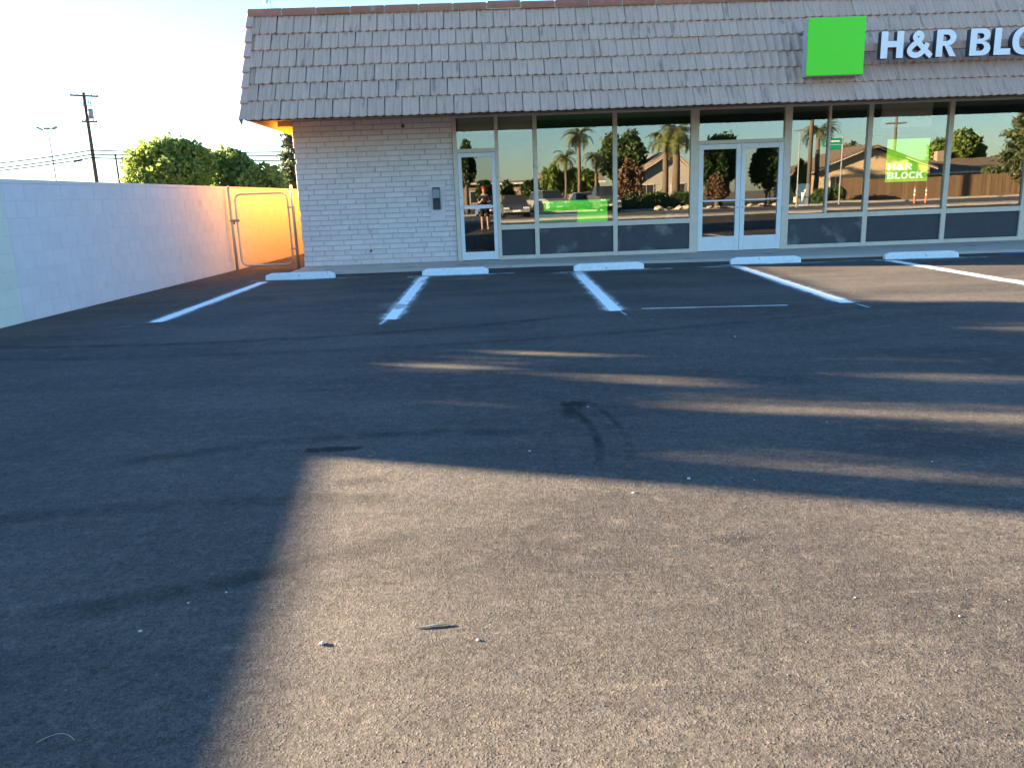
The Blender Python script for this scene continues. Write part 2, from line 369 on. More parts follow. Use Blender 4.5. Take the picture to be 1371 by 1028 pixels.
MT['chrome'] = pm('chrome', (.6, .6, .6), None, 4, .2, metal=.9)
MT['redlens'] = pm('red_lens', (.35, .01, .01), None, 4, .25)
MT['lens'] = pm('clear_lens', (.6, .6, .6), None, 4, .2)
MT['signgreen'] = pm('street_sign_green', (.01, .26, .15), None, 4, .5)

# ================================================================== the setting
def sheet(name, poly, z, mat, zb=None):
    mb = MB()
    if zb is None: mb.add([(x, y, z) for x, y in poly], [tuple(range(len(poly)))])
    else: mb.prism(poly, 'z', zb, z)
    return struct(mb.build(name, MT[mat]))
sheet('ground', [(-1500, -1500), (1500, -1500), (1500, 1500), (-1500, 1500)], -.02, 'dirt')
WALLX = lambda y: -5.47 + .057*y                       # face of the block wall
lot = MB()
LX0 = lambda y: WALLX(y) - .05
lot.add([(LX0(-27), -27, 0), (40, -27, 0), (40, 30, 0), (LX0(30), 30, 0)], [(0, 1, 2, 3)])
lot = struct(lot.build('parking_lot', MT['asphalt']))
WALK = [(-3.87, -1.42), (-2.3, -1.50), (.95, -1.50), (2.6, -1.66), (4.2, -1.86), (6.0, -2.06), (10, -2.32), (17, -2.6), (17, .3), (-3.87, .3)]
walk = sheet('front_walk', WALK, .05, 'concrete', -.02)
# street, far side
sheet('near_kerb_walk', [(-40, -29.6), (60, -29.6), (60, -27), (-40, -27)], .10, 'kerb', -.02)
sheet('street', [(-200, -45), (200, -45), (200, -29.6), (-200, -29.6)], -.004, 'street')
sheet('far_kerb_walk', [(-200, -47.2), (200, -47.2), (200, -45), (-200, -45)], .12, 'kerb', -.02)
sheet('front_lawn', [(6, -60), (33, -60), (33, -47.2), (6, -47.2)], .06, 'lawn', -.02)
sheet('driveway', [(-60, -110), (5.5, -110), (5.5, -47.2), (-60, -47.2)], -.002, 'street')

# ------------------------------------------------------------------ painted bay lines on the lot
def bay_line(name, a, b, w, mat, halo=.10, tail=0, strength=.42, core=1.0):
    a, b = Vector((*a, 0)), Vector((*b, 0)); d = (b-a); L = d.length; d.normalize(); s = Vector((-d.y, d.x, 0))
    offs = [-w/2-halo, -w/2-halo*.45, -w/2-.008, -w/2+.006, w/2-.006, w/2+.008, w/2+halo*.45, w/2+halo]
    cov = [0, strength*.35, strength, core, core, strength, strength*.35, 0]
    ts = [-halo*.5, -.012, .004] + [L*i/16 for i in range(1, 16)] + [L-.004, L+.012, L+halo*.5]
    vs, fs, cv = [], [], []
    for i, t in enumerate(ts):
        for k, o_ in enumerate(offs):
            p = a + d*t + s*(o_ + random.uniform(-.003, .003)); vs.append((p.x, p.y, .004))
            e = 1 if 2 <= i < len(ts)-2 else (.4 if 1 <= i < len(ts)-1 else 0)
            cv.append(cov[k]*e if e < 1 else cov[k])
    n = len(offs)
    for i in range(len(ts)-1):
        for k in range(n-1): fs.append((i*n+k, i*n+k+1, (i+1)*n+k+1, (i+1)*n+k))
    me = bpy.data.meshes.new(name); me.from_pydata(vs, [], fs)
    at_ = me.attributes.new('cover', 'FLOAT', 'POINT'); at_.data.foreach_set('value', cv)
    return put(name, me, MT[mat], lot)
STOPS = [((-4.07, -2.27), (-2.81, -2.33)), ((-1.20, -2.57), (-.01, -2.63)), ((1.51, -2.80), (2.76, -2.79)),
         ((4.35, -2.66), (5.58, -2.78)), ((7.07, -2.84), (8.34, -2.95))]
LINES = [((-4.03, -7.23), (-4.03, -2.55)), ((-1.15, -7.78), (-1.15, -2.66)), ((1.44, -7.80), (1.55, -2.92)),
         ((4.09, -7.88), (4.36, -2.85)), ((6.85, -7.9), (7.06, -2.99)), ((9.6, -7.9), (9.75, -3.1))]
for a, b in LINES: bay_line('bay_line', a, b, .135, 'paint', .14, strength=.5, core=1.35)
bay_line('layout_line', (1.76, -7.72), (3.39, -7.90), .03, 'paint', .05, strength=.3, core=.8)
bay_line('layout_line', (-4.5, -7.75), (-4.08, -7.27), .012, 'paint', .03, strength=.15, core=.5)
bay_line('layout_line', (-1.22, -8.15), (-1.20, -7.80), .03, 'paint', .06, strength=.3, core=.55)
bay_line('layout_line', (1.50, -8.15), (1.48, -7.82), .012, 'paint', .03, strength=.2, core=.5)
bay_line('layout_line', (4.15, -8.3), (4.14, -8.0), .012, 'paint', .03, strength=.2, core=.5)
for (a, b) in STOPS:                                    # overspray round the stops
    bay_line('overspray', (a[0]-.25, a[1]-.06), (b[0]+.45, b[1]-.06), .10, 'paint', .16, strength=.30, core=.34)
for a, b, w, st_ in (((-1.0, -3.35), (-.1, -3.45), .22, .15), ((-1.5, -6.9), (-1.25, -6.2), .2, .12), ((1.0, -3.05), (1.5, -3.1), .16, .16),
                     ((2.9, -3.0), (3.6, -2.95), .10, .15), ((3.7, -2.9), (4.3, -2.95), .2, .2), ((6.2, -2.75), (7.0, -2.85), .12, .25)):
    bay_line('overspray', a, b, w, 'paint', .25, strength=st_*.8, core=st_)
bay_line('blue_bay_mark', (9.35, -2.55), (10.6, -2.62), .10, 'bluepaint', .05)
# wheel stops
def wheel_stop(a, b, label):
    a, b = Vector((*a, 0)), Vector((*b, 0)); L = (b-a).length; rz = math.atan2((b-a).y, (b-a).x)
    me_ = MB(); w = .15; h = .125
    prof = [(0, 0), (w, 0), (w-.03, h-.02), (w-.05, h), (.05, h), (.03, h-.02)]
    vs = []; 
    for x, k in ((0, .70), (.05, .86), (.10, 1), (L-.10, 1), (L-.05, .86), (L, .70)):
        for (y, z) in prof: vs.append((x, w/2+(y-w/2)*(.8+.2*k), .004 if z == 0 else z*k))
    n = 6; fs = [(i*n+k, i*n+(k+1) % n, (i+1)*n+(k+1) % n, (i+1)*n+k) for i in range(5) for k in range(n)]
    fs += [tuple(range(n-1, -1, -1)), tuple(5*n+k for k in range(n))]
    me_.add(vs, fs)
    t = thing('wheel_stop', label, 'wheel stop', (a.x, a.y, 0), rz, 'painted wheel stops along the shop front')
    me_.build('concrete_bar', MT['stop'], t, bevel=.008)
    for x in (.2, L-.2):
        MB().tube([(x, w/2, h-.01), (x, w/2, h+.004)], .013, 8).build('anchor_pin', MT['steel'], t)
for (a, b), lab in zip(STOPS, ['pale blue painted wheel stop at the end nearest the chain-link gate',
        'pale painted wheel stop facing the single glass door', 'pale painted wheel stop below the dusty panels under the green counter window',
        'wheel stop in front of the double doors with one sunlit end', 'pale painted wheel stop below the window with the green poster']):
    wheel_stop(a, b, lab)

# ================================================================== the shop
store = thing('store_building', 'single-storey shop with painted brick end and grey tiled mansard', 'building')
EX0, EX1, EY, EZ, RY, RZ = -4.23, 17.0, -1.90, 2.80, -.68, 4.80     # eave and ridge of the mansard
BX0, BX1, BY1 = -3.86, 17.0, 11.0
SOF = 2.965
# brick end wall
bw = MB().box(BX0+.02, -.63, .0, .20, .0, SOF).build('brick_wall', MT['mortar'], store)
course, nb = .1037, 28
def brickmesh(L):
    m = MB(); h = course-.008; d = .013; e = .006
    m.add([(0,0,0),(L,0,0),(L,0,h),(0,0,h),(e,-d,e),(L-e,-d,e),(L-e,-d,h-e),(e,-d,h-e)],
          [(4,5,6,7),(0,1,5,4),(1,2,6,5),(2,3,7,6),(3,0,4,7)])
    return m.mesh('brick')
bm_cache = {}
def brick(x0, x1, z):
    L = round(x1-x0-.008, 2)
    if L < .04: return
    if L not in bm_cache: bm_cache[L] = brickmesh(L); bm_cache[L].materials.append(MT['brick'])
    o = bpy.data.objects.new('brick', bm_cache[L]); col.objects.link(o); o.parent = bw
    o.location = (x0+.004, random.uniform(-.001, .004), z+.004)
    o.rotation_euler = (random.uniform(-.012, .012), random.uniform(-.003, .003), 0)
for k in range(nb):
    z = .052 + k*course
    x = BX0 + (-.20 if k % 2 else 0) + random.uniform(-.05, .05)
    while x < -.64:
        L = .405 + random.uniform(-.03, .03)
        brick(max(x, BX0), min(x+L, -.632), z); x += L
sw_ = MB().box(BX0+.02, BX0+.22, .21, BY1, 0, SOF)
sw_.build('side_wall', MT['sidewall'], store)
MB().box(BX0+.02, BX1, BY1, BY1+.2, 0, SOF).build('back_wall', MT['interior'], store)
MB().box(BX1-.2, BX1, .2, BY1-.01, 0, SOF).build('end_wall', MT['interior'], store)
MB().box(BX0+.23, BX1-.21, .21, BY1-.01, .0, .045).build('floor', MT['carpet'], store)
MB().box(BX0+.23, BX1-.21, .21, BY1-.01, 2.93, 2.958).build('ceiling', MT['ceiling'], store)
MB().box(3.0, 3.1, 4.5, 8.0, .05, 2.92).build('partition', MT['interior'], store)
MB().box(-.5, -.4, .25, 6.0, .05, 2.92).build('partition', MT['interior'], store)
# roof body and soffits
MB().box(EX0+.02, EX1, RY+.10, BY1+.4, 2.985, 3.35).build('flat_roof', MT['underlay'], store)
MB().box(-3.84, EX1, EY+.195, .25, 2.965, 2.982).build('front_soffit', MT['soffit'], store)
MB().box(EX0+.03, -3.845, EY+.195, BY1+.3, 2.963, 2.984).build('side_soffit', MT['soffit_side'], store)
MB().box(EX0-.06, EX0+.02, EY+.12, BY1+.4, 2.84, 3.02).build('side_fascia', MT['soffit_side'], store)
MB().box(EX0+.03, EX1, EY+.14, EY+.19, 2.815, 2.96).build('front_fascia', MT['trim'], store)
MB().box(-4.12, -3.86, -.05, .06, 2.86, 2.955).build('beam_end', MT['soffit_side'], store)
slope = Vector((0, RY-EY, RZ-EZ)); SL = slope.length; sdir = slope.normalized(); nrm = Vector((0, -sdir.z, sdir.y))
mans = MB()
inset = -nrm*.05
c = [Vector((EX0+.01, EY, EZ+.03))+inset, Vector((EX1, EY, EZ+.03))+inset, Vector((EX1, RY, RZ))+inset, Vector((EX0+.01, RY, RZ))+inset]
back = [Vector((EX0+.01, EY+.25, EZ+.16)), Vector((EX1, EY+.25, EZ+.16)), Vector((EX1, RY+.10, RZ)), Vector((EX0+.01, RY+.10, RZ))]
mans.add(c+back, [(0,1,2,3),(7,6,5,4),(0,4,5,1),(1,5,6,2),(2,6,7,3),(3,7,4,0)])
mans = mans.build('mansard_roof', MT['underlay'], store)
MB().box(EX0+.02, EX1, RY+.11, RY+.2, 3.36, RZ-.05).build('parapet_back', MT['underlay'], store)
rows, TW = 6, .31
exps = [.40, .37, .36, .385, .36, .46]; tot = sum(exps); exps = [e_*SL/tot for e_ in exps]
def tilemesh(W, L, seed):
    m = MB(); rr = random.Random(seed); N = 16; vs = []
    def prof(u): return .012*math.cos(4*math.pi*u+.3) + (.008 if u > .9 else 0) - (.008 if u < .05 else 0)
    for j, (yy, lift) in enumerate(((0, .034), (.012, .040), (L, .006))):
        for i in range(N+1):
            u = i/N; vs.append((u*W, yy, lift+prof(u)))
    for i in range(N+1):
        u = i/N; vs.append((u*W, .002, .012+prof(u)*.8))
    fs = []
    for j in range(2):
        for i in range(N): fs.append((j*(N+1)+i, j*(N+1)+i+1, (j+1)*(N+1)+i+1, (j+1)*(N+1)+i))
    for i in range(N): fs.append((3*(N+1)+i, 3*(N+1)+i+1, i+1, i))
    fs.append((0, N+1, 2*(N+1), 3*(N+1))); fs.append((N, 3*(N+1)+N, 2*(N+1)+N, (N+1)+N))
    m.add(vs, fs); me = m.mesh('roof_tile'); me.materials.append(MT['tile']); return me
basis = Matrix(((1, 0, 0), tuple(sdir), tuple(nrm))).transposed()
tmesh = [tilemesh(TW-.009, e_*1.12, i) for i, e_ in enumerate(exps)]
pos = 0; far = MB()
offs_ = [.0, .11, .19, .07, .24, .15]
for r_ in range(rows):
    x = EX0 + .01 - offs_[r_]
    while x < EX1 - .2:
        w0 = max(x, EX0+.012); wd = x+TW-w0
        p = Vector((w0, EY, EZ)) + sdir*pos
        if x < 10.1:
            if wd > .06:
                o = bpy.data.objects.new('roof_tile', tmesh[r_]); col.objects.link(o); o.parent = mans
                j = Matrix.Rotation(random.uniform(-.012, .012), 3, 'Z') @ Matrix.Rotation(random.uniform(-.012, .012), 3, 'X')
                mm = (basis @ j @ Matrix.Diagonal((wd/TW, 1, 1))).to_4x4(); mm.translation = p + nrm*random.uniform(-.002, .004) + sdir*random.uniform(-.006, .006)
                o.matrix_world = mm
        else:
            vs = [p + basis @ v.co for v in tmesh[r_].vertices]
            far.add(vs, [tuple(f.vertices) for f in tmesh[r_].polygons])
        x += TW
    pos += exps[r_]
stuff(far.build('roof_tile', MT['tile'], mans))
# rake tiles on the left end of the mansard
pos = .0
for k in range(7):
    L = (SL+.02)/7; p0 = Vector((EX0, EY, EZ)) + sdir*pos; k0 = .0
    m = MB(); t0, t1 = .055, .028      # angle section: face on the slope and a leg on the gable side
    def P(s, n_, dx): 
        q = p0 + sdir*s + nrm*n_; return (q.x+dx, q.y, q.z)
    Lx = L*1.10
    vs = [P(0, t0+.012, -.10), P(0, t0+.012, .035), P(Lx, t1, .035), P(Lx, t1, -.085),
          P(0, -.10, -.10), P(Lx, -.10, -.085), P(0, -.10, -.075), P(0, t0-.015, -.075), P(0, t0-.015, .035), P(Lx, t1-.022, .035), P(Lx, t1-.022, -.065), P(Lx, -.10, -.065)]
    m.add(vs, [(0,1,2,3),(4,0,3,5),(0,4,6,7,8,1),(3,2,9,10,11,5),(6,4,5,11),(7,6,11,10),(8,7,10,9),(1,8,9,2)])
    o = m.build('rake_tile', MT['rake'], mans, bevel=.006); pos += L
# ridge caps with mortar joints
def halfround(x0, x1, r, zc, yc, n=8):
    m = MB(); vs = []
    for x in (x0, x1):
        for i in range(n+1):
            a = math.pi*i/n; vs.append((x, yc-r*math.cos(a), zc+r*.9*math.sin(a)))
        vs.append((x, yc+r, zc-.05)); vs.append((x, yc-r, zc-.05))
    k = n+3
    fs = [(i, i+1, k+i+1, k+i) for i in range(k-1)] + [(k-1, 0, k, 2*k-1), tuple(range(k)), tuple(range(2*k-1, k-1, -1))]
    return m.add(vs, fs)
halfround(EX0-.06, EX1, .092, RZ+.02, RY+.02).build('ridge_mortar', MT['ridgemortar'], mans)
x = EX0 - .07; k = 0
while x < EX1:
    lift = .02 if k == 7 else random.uniform(-.003, .006)
    L = .615
    halfround(x, min(x+L, EX1), .103, RZ+.022+lift, RY+.02, 8).build('ridge_cap', MT['terracotta'], mans, bevel=.004)
    x += .64; k += 1
# storefront framing
FR = dict(J1=-.59, J2=.262, A=1.047, B=2.69, C=4.34, D=6.27, E=7.978, F=9.665, G=11.396, H=13.1, I=14.8)
SILL, HEAD, DH = .715, 2.915, 2.235
def fr(name, x0, x1, z0, z1, y0=-.05, y1=.05, mat='alu', parent=None, bev=.004):
    return MB().box(x0, x1, y0, y1, z0, z1).build(name, MT[mat], parent or store, bevel=bev)
WID = dict(J1=.085, J2=.075, A=.09, B=.09, C=.17, D=.15, E=.10, F=.10, G=.16, H=.1, I=.1)
for k, x in FR.items(): fr('mullion', x-WID[k]/2, x+WID[k]/2, .051, HEAD+.045)
fr('mullion', 7.105, 7.155, SILL+.052, HEAD-.002)
keys = list(FR)
def pane(x0, x1, z0, z1, parent=None, mat='glass', y=.0, name='window_pane'):
    w_, h_ = (x1-x0)/2, (z1-z0)/2
    o = MB().box(-w_, w_, -.003, .003, -h_, h_).build(name, MT[mat], parent or store)
    o.location = (x0+w_, y, z0+h_); o.rotation_euler = (random.uniform(-.0012, .0012), 0, random.uniform(-.0016, .0016)); return o
for i in range(len(keys)-1):
    a, b = keys[i], keys[i+1]; x0, x1 = FR[a]+WID[a]/2+.001, FR[b]-WID[b]/2-.001
    fr('head_rail', x0, x1, HEAD, HEAD+.044, -.046, .046)
    if a in ('J1', 'C'):
        fr('transom_rail', x0, x1, DH, DH+.075, -.056, .05)
        pane(x0, x1, DH+.076, HEAD-.001)
    else:
        fr('sill_rail', x0, x1, SILL-.05, SILL+.05, -.054, .05)
        fr('bottom_rail', x0, x1, .051, .13, -.054, .05)
        MB().box(x0, x1, -.012, .02, .131, SILL-.051).build('kick_panel', MT['panel_dusty' if a in ('A', 'B', 'D') else 'panel'], store)
        if a == 'D':
            pane(x0, 7.104, SILL+.051, HEAD-.001); pane(7.156, x1, SILL+.051, HEAD-.001)
        else: pane(x0, x1, SILL+.051, HEAD-.001)
MB().box(14.85, BX1, 0, .2, 0, SOF).build('pier_wall', MT['brick'], store)
def leaf_door(x0, x1, z0, z1, bar, stile=.085, bottom=.12, top=.085):
    m = MB()
    m.box(x0, x0+stile, -.045, .02, z0, z1); m.box(x1-stile, x1, -.045, .02, z0, z1)
    m.box(x0+stile+.0005, x1-stile-.0005, -.043, .018, z0+.002, z0+bottom); m.box(x0+stile+.0005, x1-stile-.0005, -.043, .018, z1-top, z1-.002)
    d = m.build('door', MT['doorpaint'], store, bevel=.004)
    pane(x0+stile+.001, x1-stile-.001, z0+bottom+.001, z1-top-.001, d, 'doorglass', -.01, 'door_pane')
    return d
j1, j2 = FR['J1']+WID['J1']/2+.004, FR['J2']-WID['J2']/2-.004
d1 = leaf_door(j1, j2, .062, DH-.004, None, .075, .17)
m = MB().box(j1+.10, j2-.10, -.115, -.075, 1.115, 1.19); m.box(j1+.06, j1+.10, -.10, -.046, 1.13, 1.175); m.box(j2-.10, j2-.06, -.10, -.046, 1.13, 1.175)
m.build('push_bar', MT['white'], d1, bevel=.006)
MB().box(j1+.31, j1+.37, -.012, -.02, 1.00, 1.10).build('door_sticker', MT['white'], d1)
MB().tube([(j1+.03, -.05, 1.35), (j1+.03, -.046, 1.35)], .018, 10).build('lock', MT['steel'], d1)
c0, c1 = FR['C']+WID['C']/2+.004, FR['D']-WID['D']/2-.004; cm = (c0+c1)/2
for i, (a, b) in enumerate(((c0, cm-.004), (cm+.004, c1))):
    d = leaf_door(a, b, .062, DH-.004, None, .095, .30, .10)
    m = MB().box(a+.09, b-.09, -.085, -.062, 1.085, 1.115); m.box(a+.05, a+.09, -.084, -.046, 1.087, 1.113); m.box(b-.09, b-.05, -.084, -.046, 1.087, 1.113)
    m.build('push_bar', MT['doorpaint'], d)
    xx = b-.05 if i == 0 else a+.05
    MB().tube([(xx, -.052, .95), (xx, -.046, .95)], .02, 10).build('lock', MT['steel'], d)
# valances hanging inside the glass
MB().box(-.52, 1.0, .12, .14, 2.62, 2.92).build('valance', MT['pale'], store)
MB().box(8.28, 9.35, .14, .16, 2.45, 2.92).build('valance', MT['pale'], store)
# key-drop box on the brick
kd = thing('drop_box', 'dark metal drop box with sloping hood on the painted brick', 'drop box', (-1.015, -.024, 1.13))
MB().prism([(-.002, 0), (-.07, 0), (-.095, .20), (-.075, .215), (-.075, .42), (-.06, .44), (-.002, .44)], 'x', -.075, .075).build('casing', MT['box'], kd, bevel=.006)
MB().prism([(-.076, .23), (-.115, .225), (-.10, .40), (-.076, .42)], 'x', -.068, .068).build('hood', MT['grey'], kd, bevel=.004)
MB().box(-.15, .17, -.006, -.001, -.22, .50).build('backing_plate', MT['brick'], kd, bevel=.002)
for px_, pz_, rr_ in ((-2.45, .33, .022), (-1.62, 2.80, .03)):
    tag(MB().tube([(px_, -.045, pz_), (px_, -.018, pz_)], rr_, 10, rr_*1.25).build('pipe_stub', MT['trim']), 
        'small rusty pipe stub ' + ('near the foot' if pz_ < 1 else 'high up under the eave') + ' of the painted brick wall', 'pipe')

# ------------------------------------------------------------------ signs on the mansard
gs = thing('square_sign', 'bright green square box sign on the tiled mansard', 'sign', (6.36, -1.92, 3.25))
MB().box(-.515, .515, .0, .02, 0, .965).build('sign_face', MT['green'], gs, bevel=.004)
MB().box(-.525, .525, .021, .20, -.010, .975).build('sign_case', MT['signedge'], gs, bevel=.004)
for z in (.12, .85): 
    for x in (-.35, .35): MB().box(x-.02, x+.02, .201, .42 if z < .5 else .98, z-.02, z+.02).build('bracket', MT['grey'], gs)
ls = thing('letter_sign', 'white channel letters reading H&R BLOCK on a raceway', 'sign', (7.2, -1.86, 3.51))
MB().box(-.36, 4.0, .13, .24, .155, .285).build('raceway', MT['rake'], ls, bevel=.004)
for x in (.0, 1.3, 2.6, 3.8): MB().box(x-.02, x+.02, .241, .72, .2, .24).build('bracket', MT['grey'], ls)
def letter_polys(ch):                   # strokes in a unit-high box; each a list of quads/polygons that butt or sit a hair apart
    t = .265; out = []
    def box(x0, x1, y0, y1): out.append(([(x0, y0), (x1, y0), (x1, y1), (x0, y1)], 0))
    def band(outer, inner, lay=0):
        for i in range(len(outer)-1): out.append(([outer[i], outer[i+1], inner[i+1], inner[i]], lay))
    def dee(x0, xr, y1, y0, n=12):
        rx = min((y1-y0)*.62, xr-x0-.02); xc = xr-rx; pts = [(x0, y1)]
        for i in range(n+1):
            a = math.pi/2-math.pi*i/n; pts.append((xc+rx*math.cos(a), (y0+y1)/2+(y1-y0)/2*math.sin(a)))
        return pts + [(x0, y0)]
    def sup(cx, cy_, rx, ry, a0, a1, n=40):
        pts = []
        for i in range(n+1):
            a = R(a0+(a1-a0)*i/n); c_, s_ = math.cos(a), math.sin(a); e_ = .88
            pts.append((cx+rx*math.copysign(abs(c_)**e_, c_), cy_+ry*math.copysign(abs(s_)**e_, s_)))
        return pts
    if ch == 'H': W = .88; box(0, t, 0, 1); box(W-t, W, 0, 1); box(t, W-t, .41, .41+t*.85)
    elif ch == 'L': W = .66; box(0, t, 0, 1); box(t, W, 0, t*.88)
    elif ch == 'R':
        W = .84; box(0, t, 0, 1); band(dee(t, .80, 1, .40), dee(t, .555, .815, .575))
        out.append(([(t+.08, .399), (t+.31, .399), (W, 0), (W-.265, 0)], 0))
    elif ch == 'B':
        W = .83; box(0, t, 0, 1); band(dee(t, .79, 1, .525), dee(t, .545, .825, .62)); band(dee(t, W, .5249, 0), dee(t, .575, .44, .175))
    elif ch == 'O': W = 1.06; band(sup(.53, .5, .53, .52, 0, 360), sup(.53, .5, .275, .325, 0, 360))
    elif ch == 'C': W = .92; band(sup(.50, .5, .50, .52, 38, 322), sup(.50, .5, .255, .325, 38, 322))
    elif ch == 'K':
        W = .9; box(0, t, 0, 1); out.append(([(t, .34), (t, .62), (.60, 1), (.88, 1)], 0)); out.append(([(.40, .53), (.56, .68), (W, 0), (.62, 0)], 1))
    elif ch == '&':
        W = 1.08
        path = [(1.04, .03), (.80, .25), (.60, .44), (.42, .62), (.335, .74), (.37, .85), (.47, .895), (.57, .85), (.60, .75), (.54, .65)]
        path2 = [(.56, .67), (.40, .55), (.22, .42), (.125, .27), (.20, .14), (.36, .085), (.54, .12), (.70, .24), (.80, .38), (.86, .53)]
        def ribbon(p, w, lay):
            q = []
            for i in range(len(p)-1):     # smooth it
                for k in range(4):
                    a = [Vector((*p[max(min(j, len(p)-1), 0)], 0)) for j in (i-1, i, i+1, i+2)]; u = k/4
                    q.append(.5*((2*a[1])+(a[2]-a[0])*u+(2*a[0]-5*a[1]+4*a[2]-a[3])*u*u+(3*a[1]-a[0]-3*a[2]+a[3])*u**3))
            q.append(Vector((*p[-1], 0))); A, B = [], []
            for i, v in enumerate(q):
                d = (q[min(i+1, len(q)-1)]-q[max(i-1, 0)]).normalized(); s = Vector((-d.y, d.x, 0))*w/2
                A.append(((v+s).x, (v+s).y)); B.append(((v-s).x, (v-s).y))
            band(A, B, lay)
        ribbon(path, .20, 0); ribbon(path2, .205, 1)
    return out, W
def add_letter(ch, x0, x1, z0, z1, y, depth, parent, face, side, bold=0):
    polys, W = letter_polys(ch); sx, sz = (x1-x0)/W, z1-z0; m = MB(); mi = []
    for p, lay in polys:
        n = len(p); d = depth + lay*.0012; ar = sum(p[i][0]*p[(i+1) % n][1]-p[(i+1) % n][0]*p[i][1] for i in range(n))
        if ar < 0: p = p[::-1]
        q = [(x0+a*sx, z0+b*sz) for a, b in p]
        m.add([(a, -d, b) for a, b in q]+[(a, 0, b) for a, b in q], [tuple(range(n))]+[(i, n+i, n+(i+1) % n, (i+1) % n) for i in range(n)])
        mi += [0]+[1]*n
    me = bpy.data.meshes.new('letter'); me.from_pydata(m.v, [], m.f); me.materials.append(face); me.materials.append(side)
    me.polygons.foreach_set('material_index', mi); me.update()
    o = bpy.data.objects.new('letter', me); col.objects.link(o); o.parent = parent; o.location = (0, y, 0)
    return o
for ch, a, b in (('H', 0, .41), ('&', .47, .945), ('R', 1.01, 1.385), ('B', 1.625, 2.005), ('L', 2.07, 2.375), ('O', 2.40, 2.90), ('C', 2.94, 3.37), ('K', 3.44, 3.86)):
    add_letter(ch, a, b, 0, .455, .128, .125, ls, MT['signwhite'], MT['return'])

# ------------------------------------------------------------------ things inside the glass
def glow(name, c, e):
    m, n, l, b = nt(name); b.inputs['Base Color'].default_value = (*c, 1); b.inputs['Roughness'].default_value = .5
    b.inputs['Emission Color'].default_value = (*c, 1); b.inputs['Emission Strength'].default_value = e; return m
MT['counterg'] = glow('glow_counter_green', (.09, .62, .025), .046); MT['posterg'] = glow('glow_poster_green', (.26, .70, .006), .05); MT['posterw'] = glow('glow_poster_white', (.85, .86, .62), .10)  # added emission lifts counter and poster above the glass reflections
ps = thing('window_poster', 'glowing green poster reading H&R BLOCK behind the glass', 'poster', (8.91, .16, 1.35))
MB().box(-.45, .45, .0, .012, 0, .87).build('poster_sheet', MT['posterg'], ps)
def word(s, x, z, h, wch, parent):
    for ch in s:
        w = wch*(1.12 if ch == '&' else .82 if ch == 'L' else 1)
        add_letter(ch, x, x+w, z, z+h, -.003, .002, parent, MT['posterw'], MT['posterw'], .06); x += w*1.12
word('H&R', -.41, .245, .13, .155, ps); word('BLOCK', -.41, .065, .13, .145, ps)
ct = thing('reception_counter', 'green reception counter with added glow seen through the window', 'counter', (1.9, .13, .045))
MB().box(-.66, .66, .05, .55, 0, 1.13).build('front_panel', MT['counterg'], ct, bevel=.01)
MB().box(-.70, .70, .0, .60, 1.131, 1.165).build('counter_top', MT['counterg'], ct, bevel=.006)
cb = thing('display_box', 'low dark green display box with white top edge behind the glass', 'box', (1.48, .06, .045))
MB().box(-.40, .42, 0, .055, 0, .86).build('carton', MT['tealg'], cb, bevel=.005)
MB().box(-.41, .43, -.008, .06, .861, .90).build('top_edge', MT['white'], cb, bevel=.004)
MB().box(-.41, .43, -.008, .06, .901, .96).build('lid', MT['panel'], cb, bevel=.004)
for i, (x, z, w, h, lab) in enumerate(((6.66, 1.12, .26, .26, 'white notice sheet taped inside the window by the double doors'),
                                       (6.68, .93, .19, .16, 'smaller pale slip taped below the notice by the double doors'))):
    tag(MB().box(x-w/2, x+w/2, .012, .015, z, z+h).build('notice', MT['white']), lab, 'notice')
tag(MB().box(3.85, 4.05, .4, .6, .05, .88).build('waste_bin', MT['grey'], bevel=.03), 'small pale bin beside the counter behind the glass', 'bin')

# ================================================================== block wall and gate
wang = math.atan2(-.057, 1)                # the wall runs slightly off square
WT, WH, LOW = .15, 1.75, .86
bwall = thing('block_wall', 'long painted concrete block wall with a paler cream near end', 'wall', (WALLX(0), 0, 0), wang)
# local frame: y along the wall, face at x=0 towards the lot
Y0, YP, Y1 = -7.42, -6.75, 22.0
MB().box(-WT, -.004, Y0, Y1, -.02, WH-.003).build('wall_core', MT['mortar_paint'] if 'mortar_paint' in MT else pm('painted_joint', (.64, .59, .595), (.57, .525, .53), 3, .85), bwall)
def blockmesh(L, h):
    m = MB(); e = .003; d = .0032
    m.add([(0,0,0),(0,L,0),(0,L,h),(0,0,h),(d,e,e),(d,L-e,e),(d,L-e,h-e),(d,e,h-e)], [(4,5,6,7),(0,1,5,4),(1,2,6,5),(2,3,7,6),(3,0,4,7)])
    return m.mesh('block')
bc2 = {}
def block(y0, y1, z, h, mat):
    L = round(y1-y0-.007, 2)
    if L < .05: return
    kk = (L, round(h, 3), mat)
    if kk not in bc2: bc2[kk] = blockmesh(L, h-.006); bc2[kk].materials.append(MT[mat])
    o = bpy.data.objects.new('block', bc2[kk]); col.objects.link(o); o.parent = bwall
    o.location = (-.004+random.uniform(-.0008, .0008), y0+.0035, z+.003); o.rotation_euler = (0, 0, random.uniform(-.002, .002))
nc = 8; ch_ = (WH-.05)/nc
for k in range(nc):
    z = k*ch_ + .0
    block(Y0, YP, z, ch_, 'cream')
    y = YP + (0 if k % 2 else -.2)
    while y < 5.2:
        block(max(y, YP), min(y+.405, 5.2), z, ch_, 'block'); y += .405
MB().box(-WT-.004, .004, Y0, YP-.001, WH-.05, WH).build('cap_course', MT['cream'], bwall, bevel=.004)
MB().box(-WT-.004, .004, YP, Y1, WH-.05, WH).build('cap_course', MT['block'], bwall, bevel=.004)
MB().box(-.006, .004, 5.2, Y1, 0, WH-.051).build('plain_face', MT['block'], bwall)
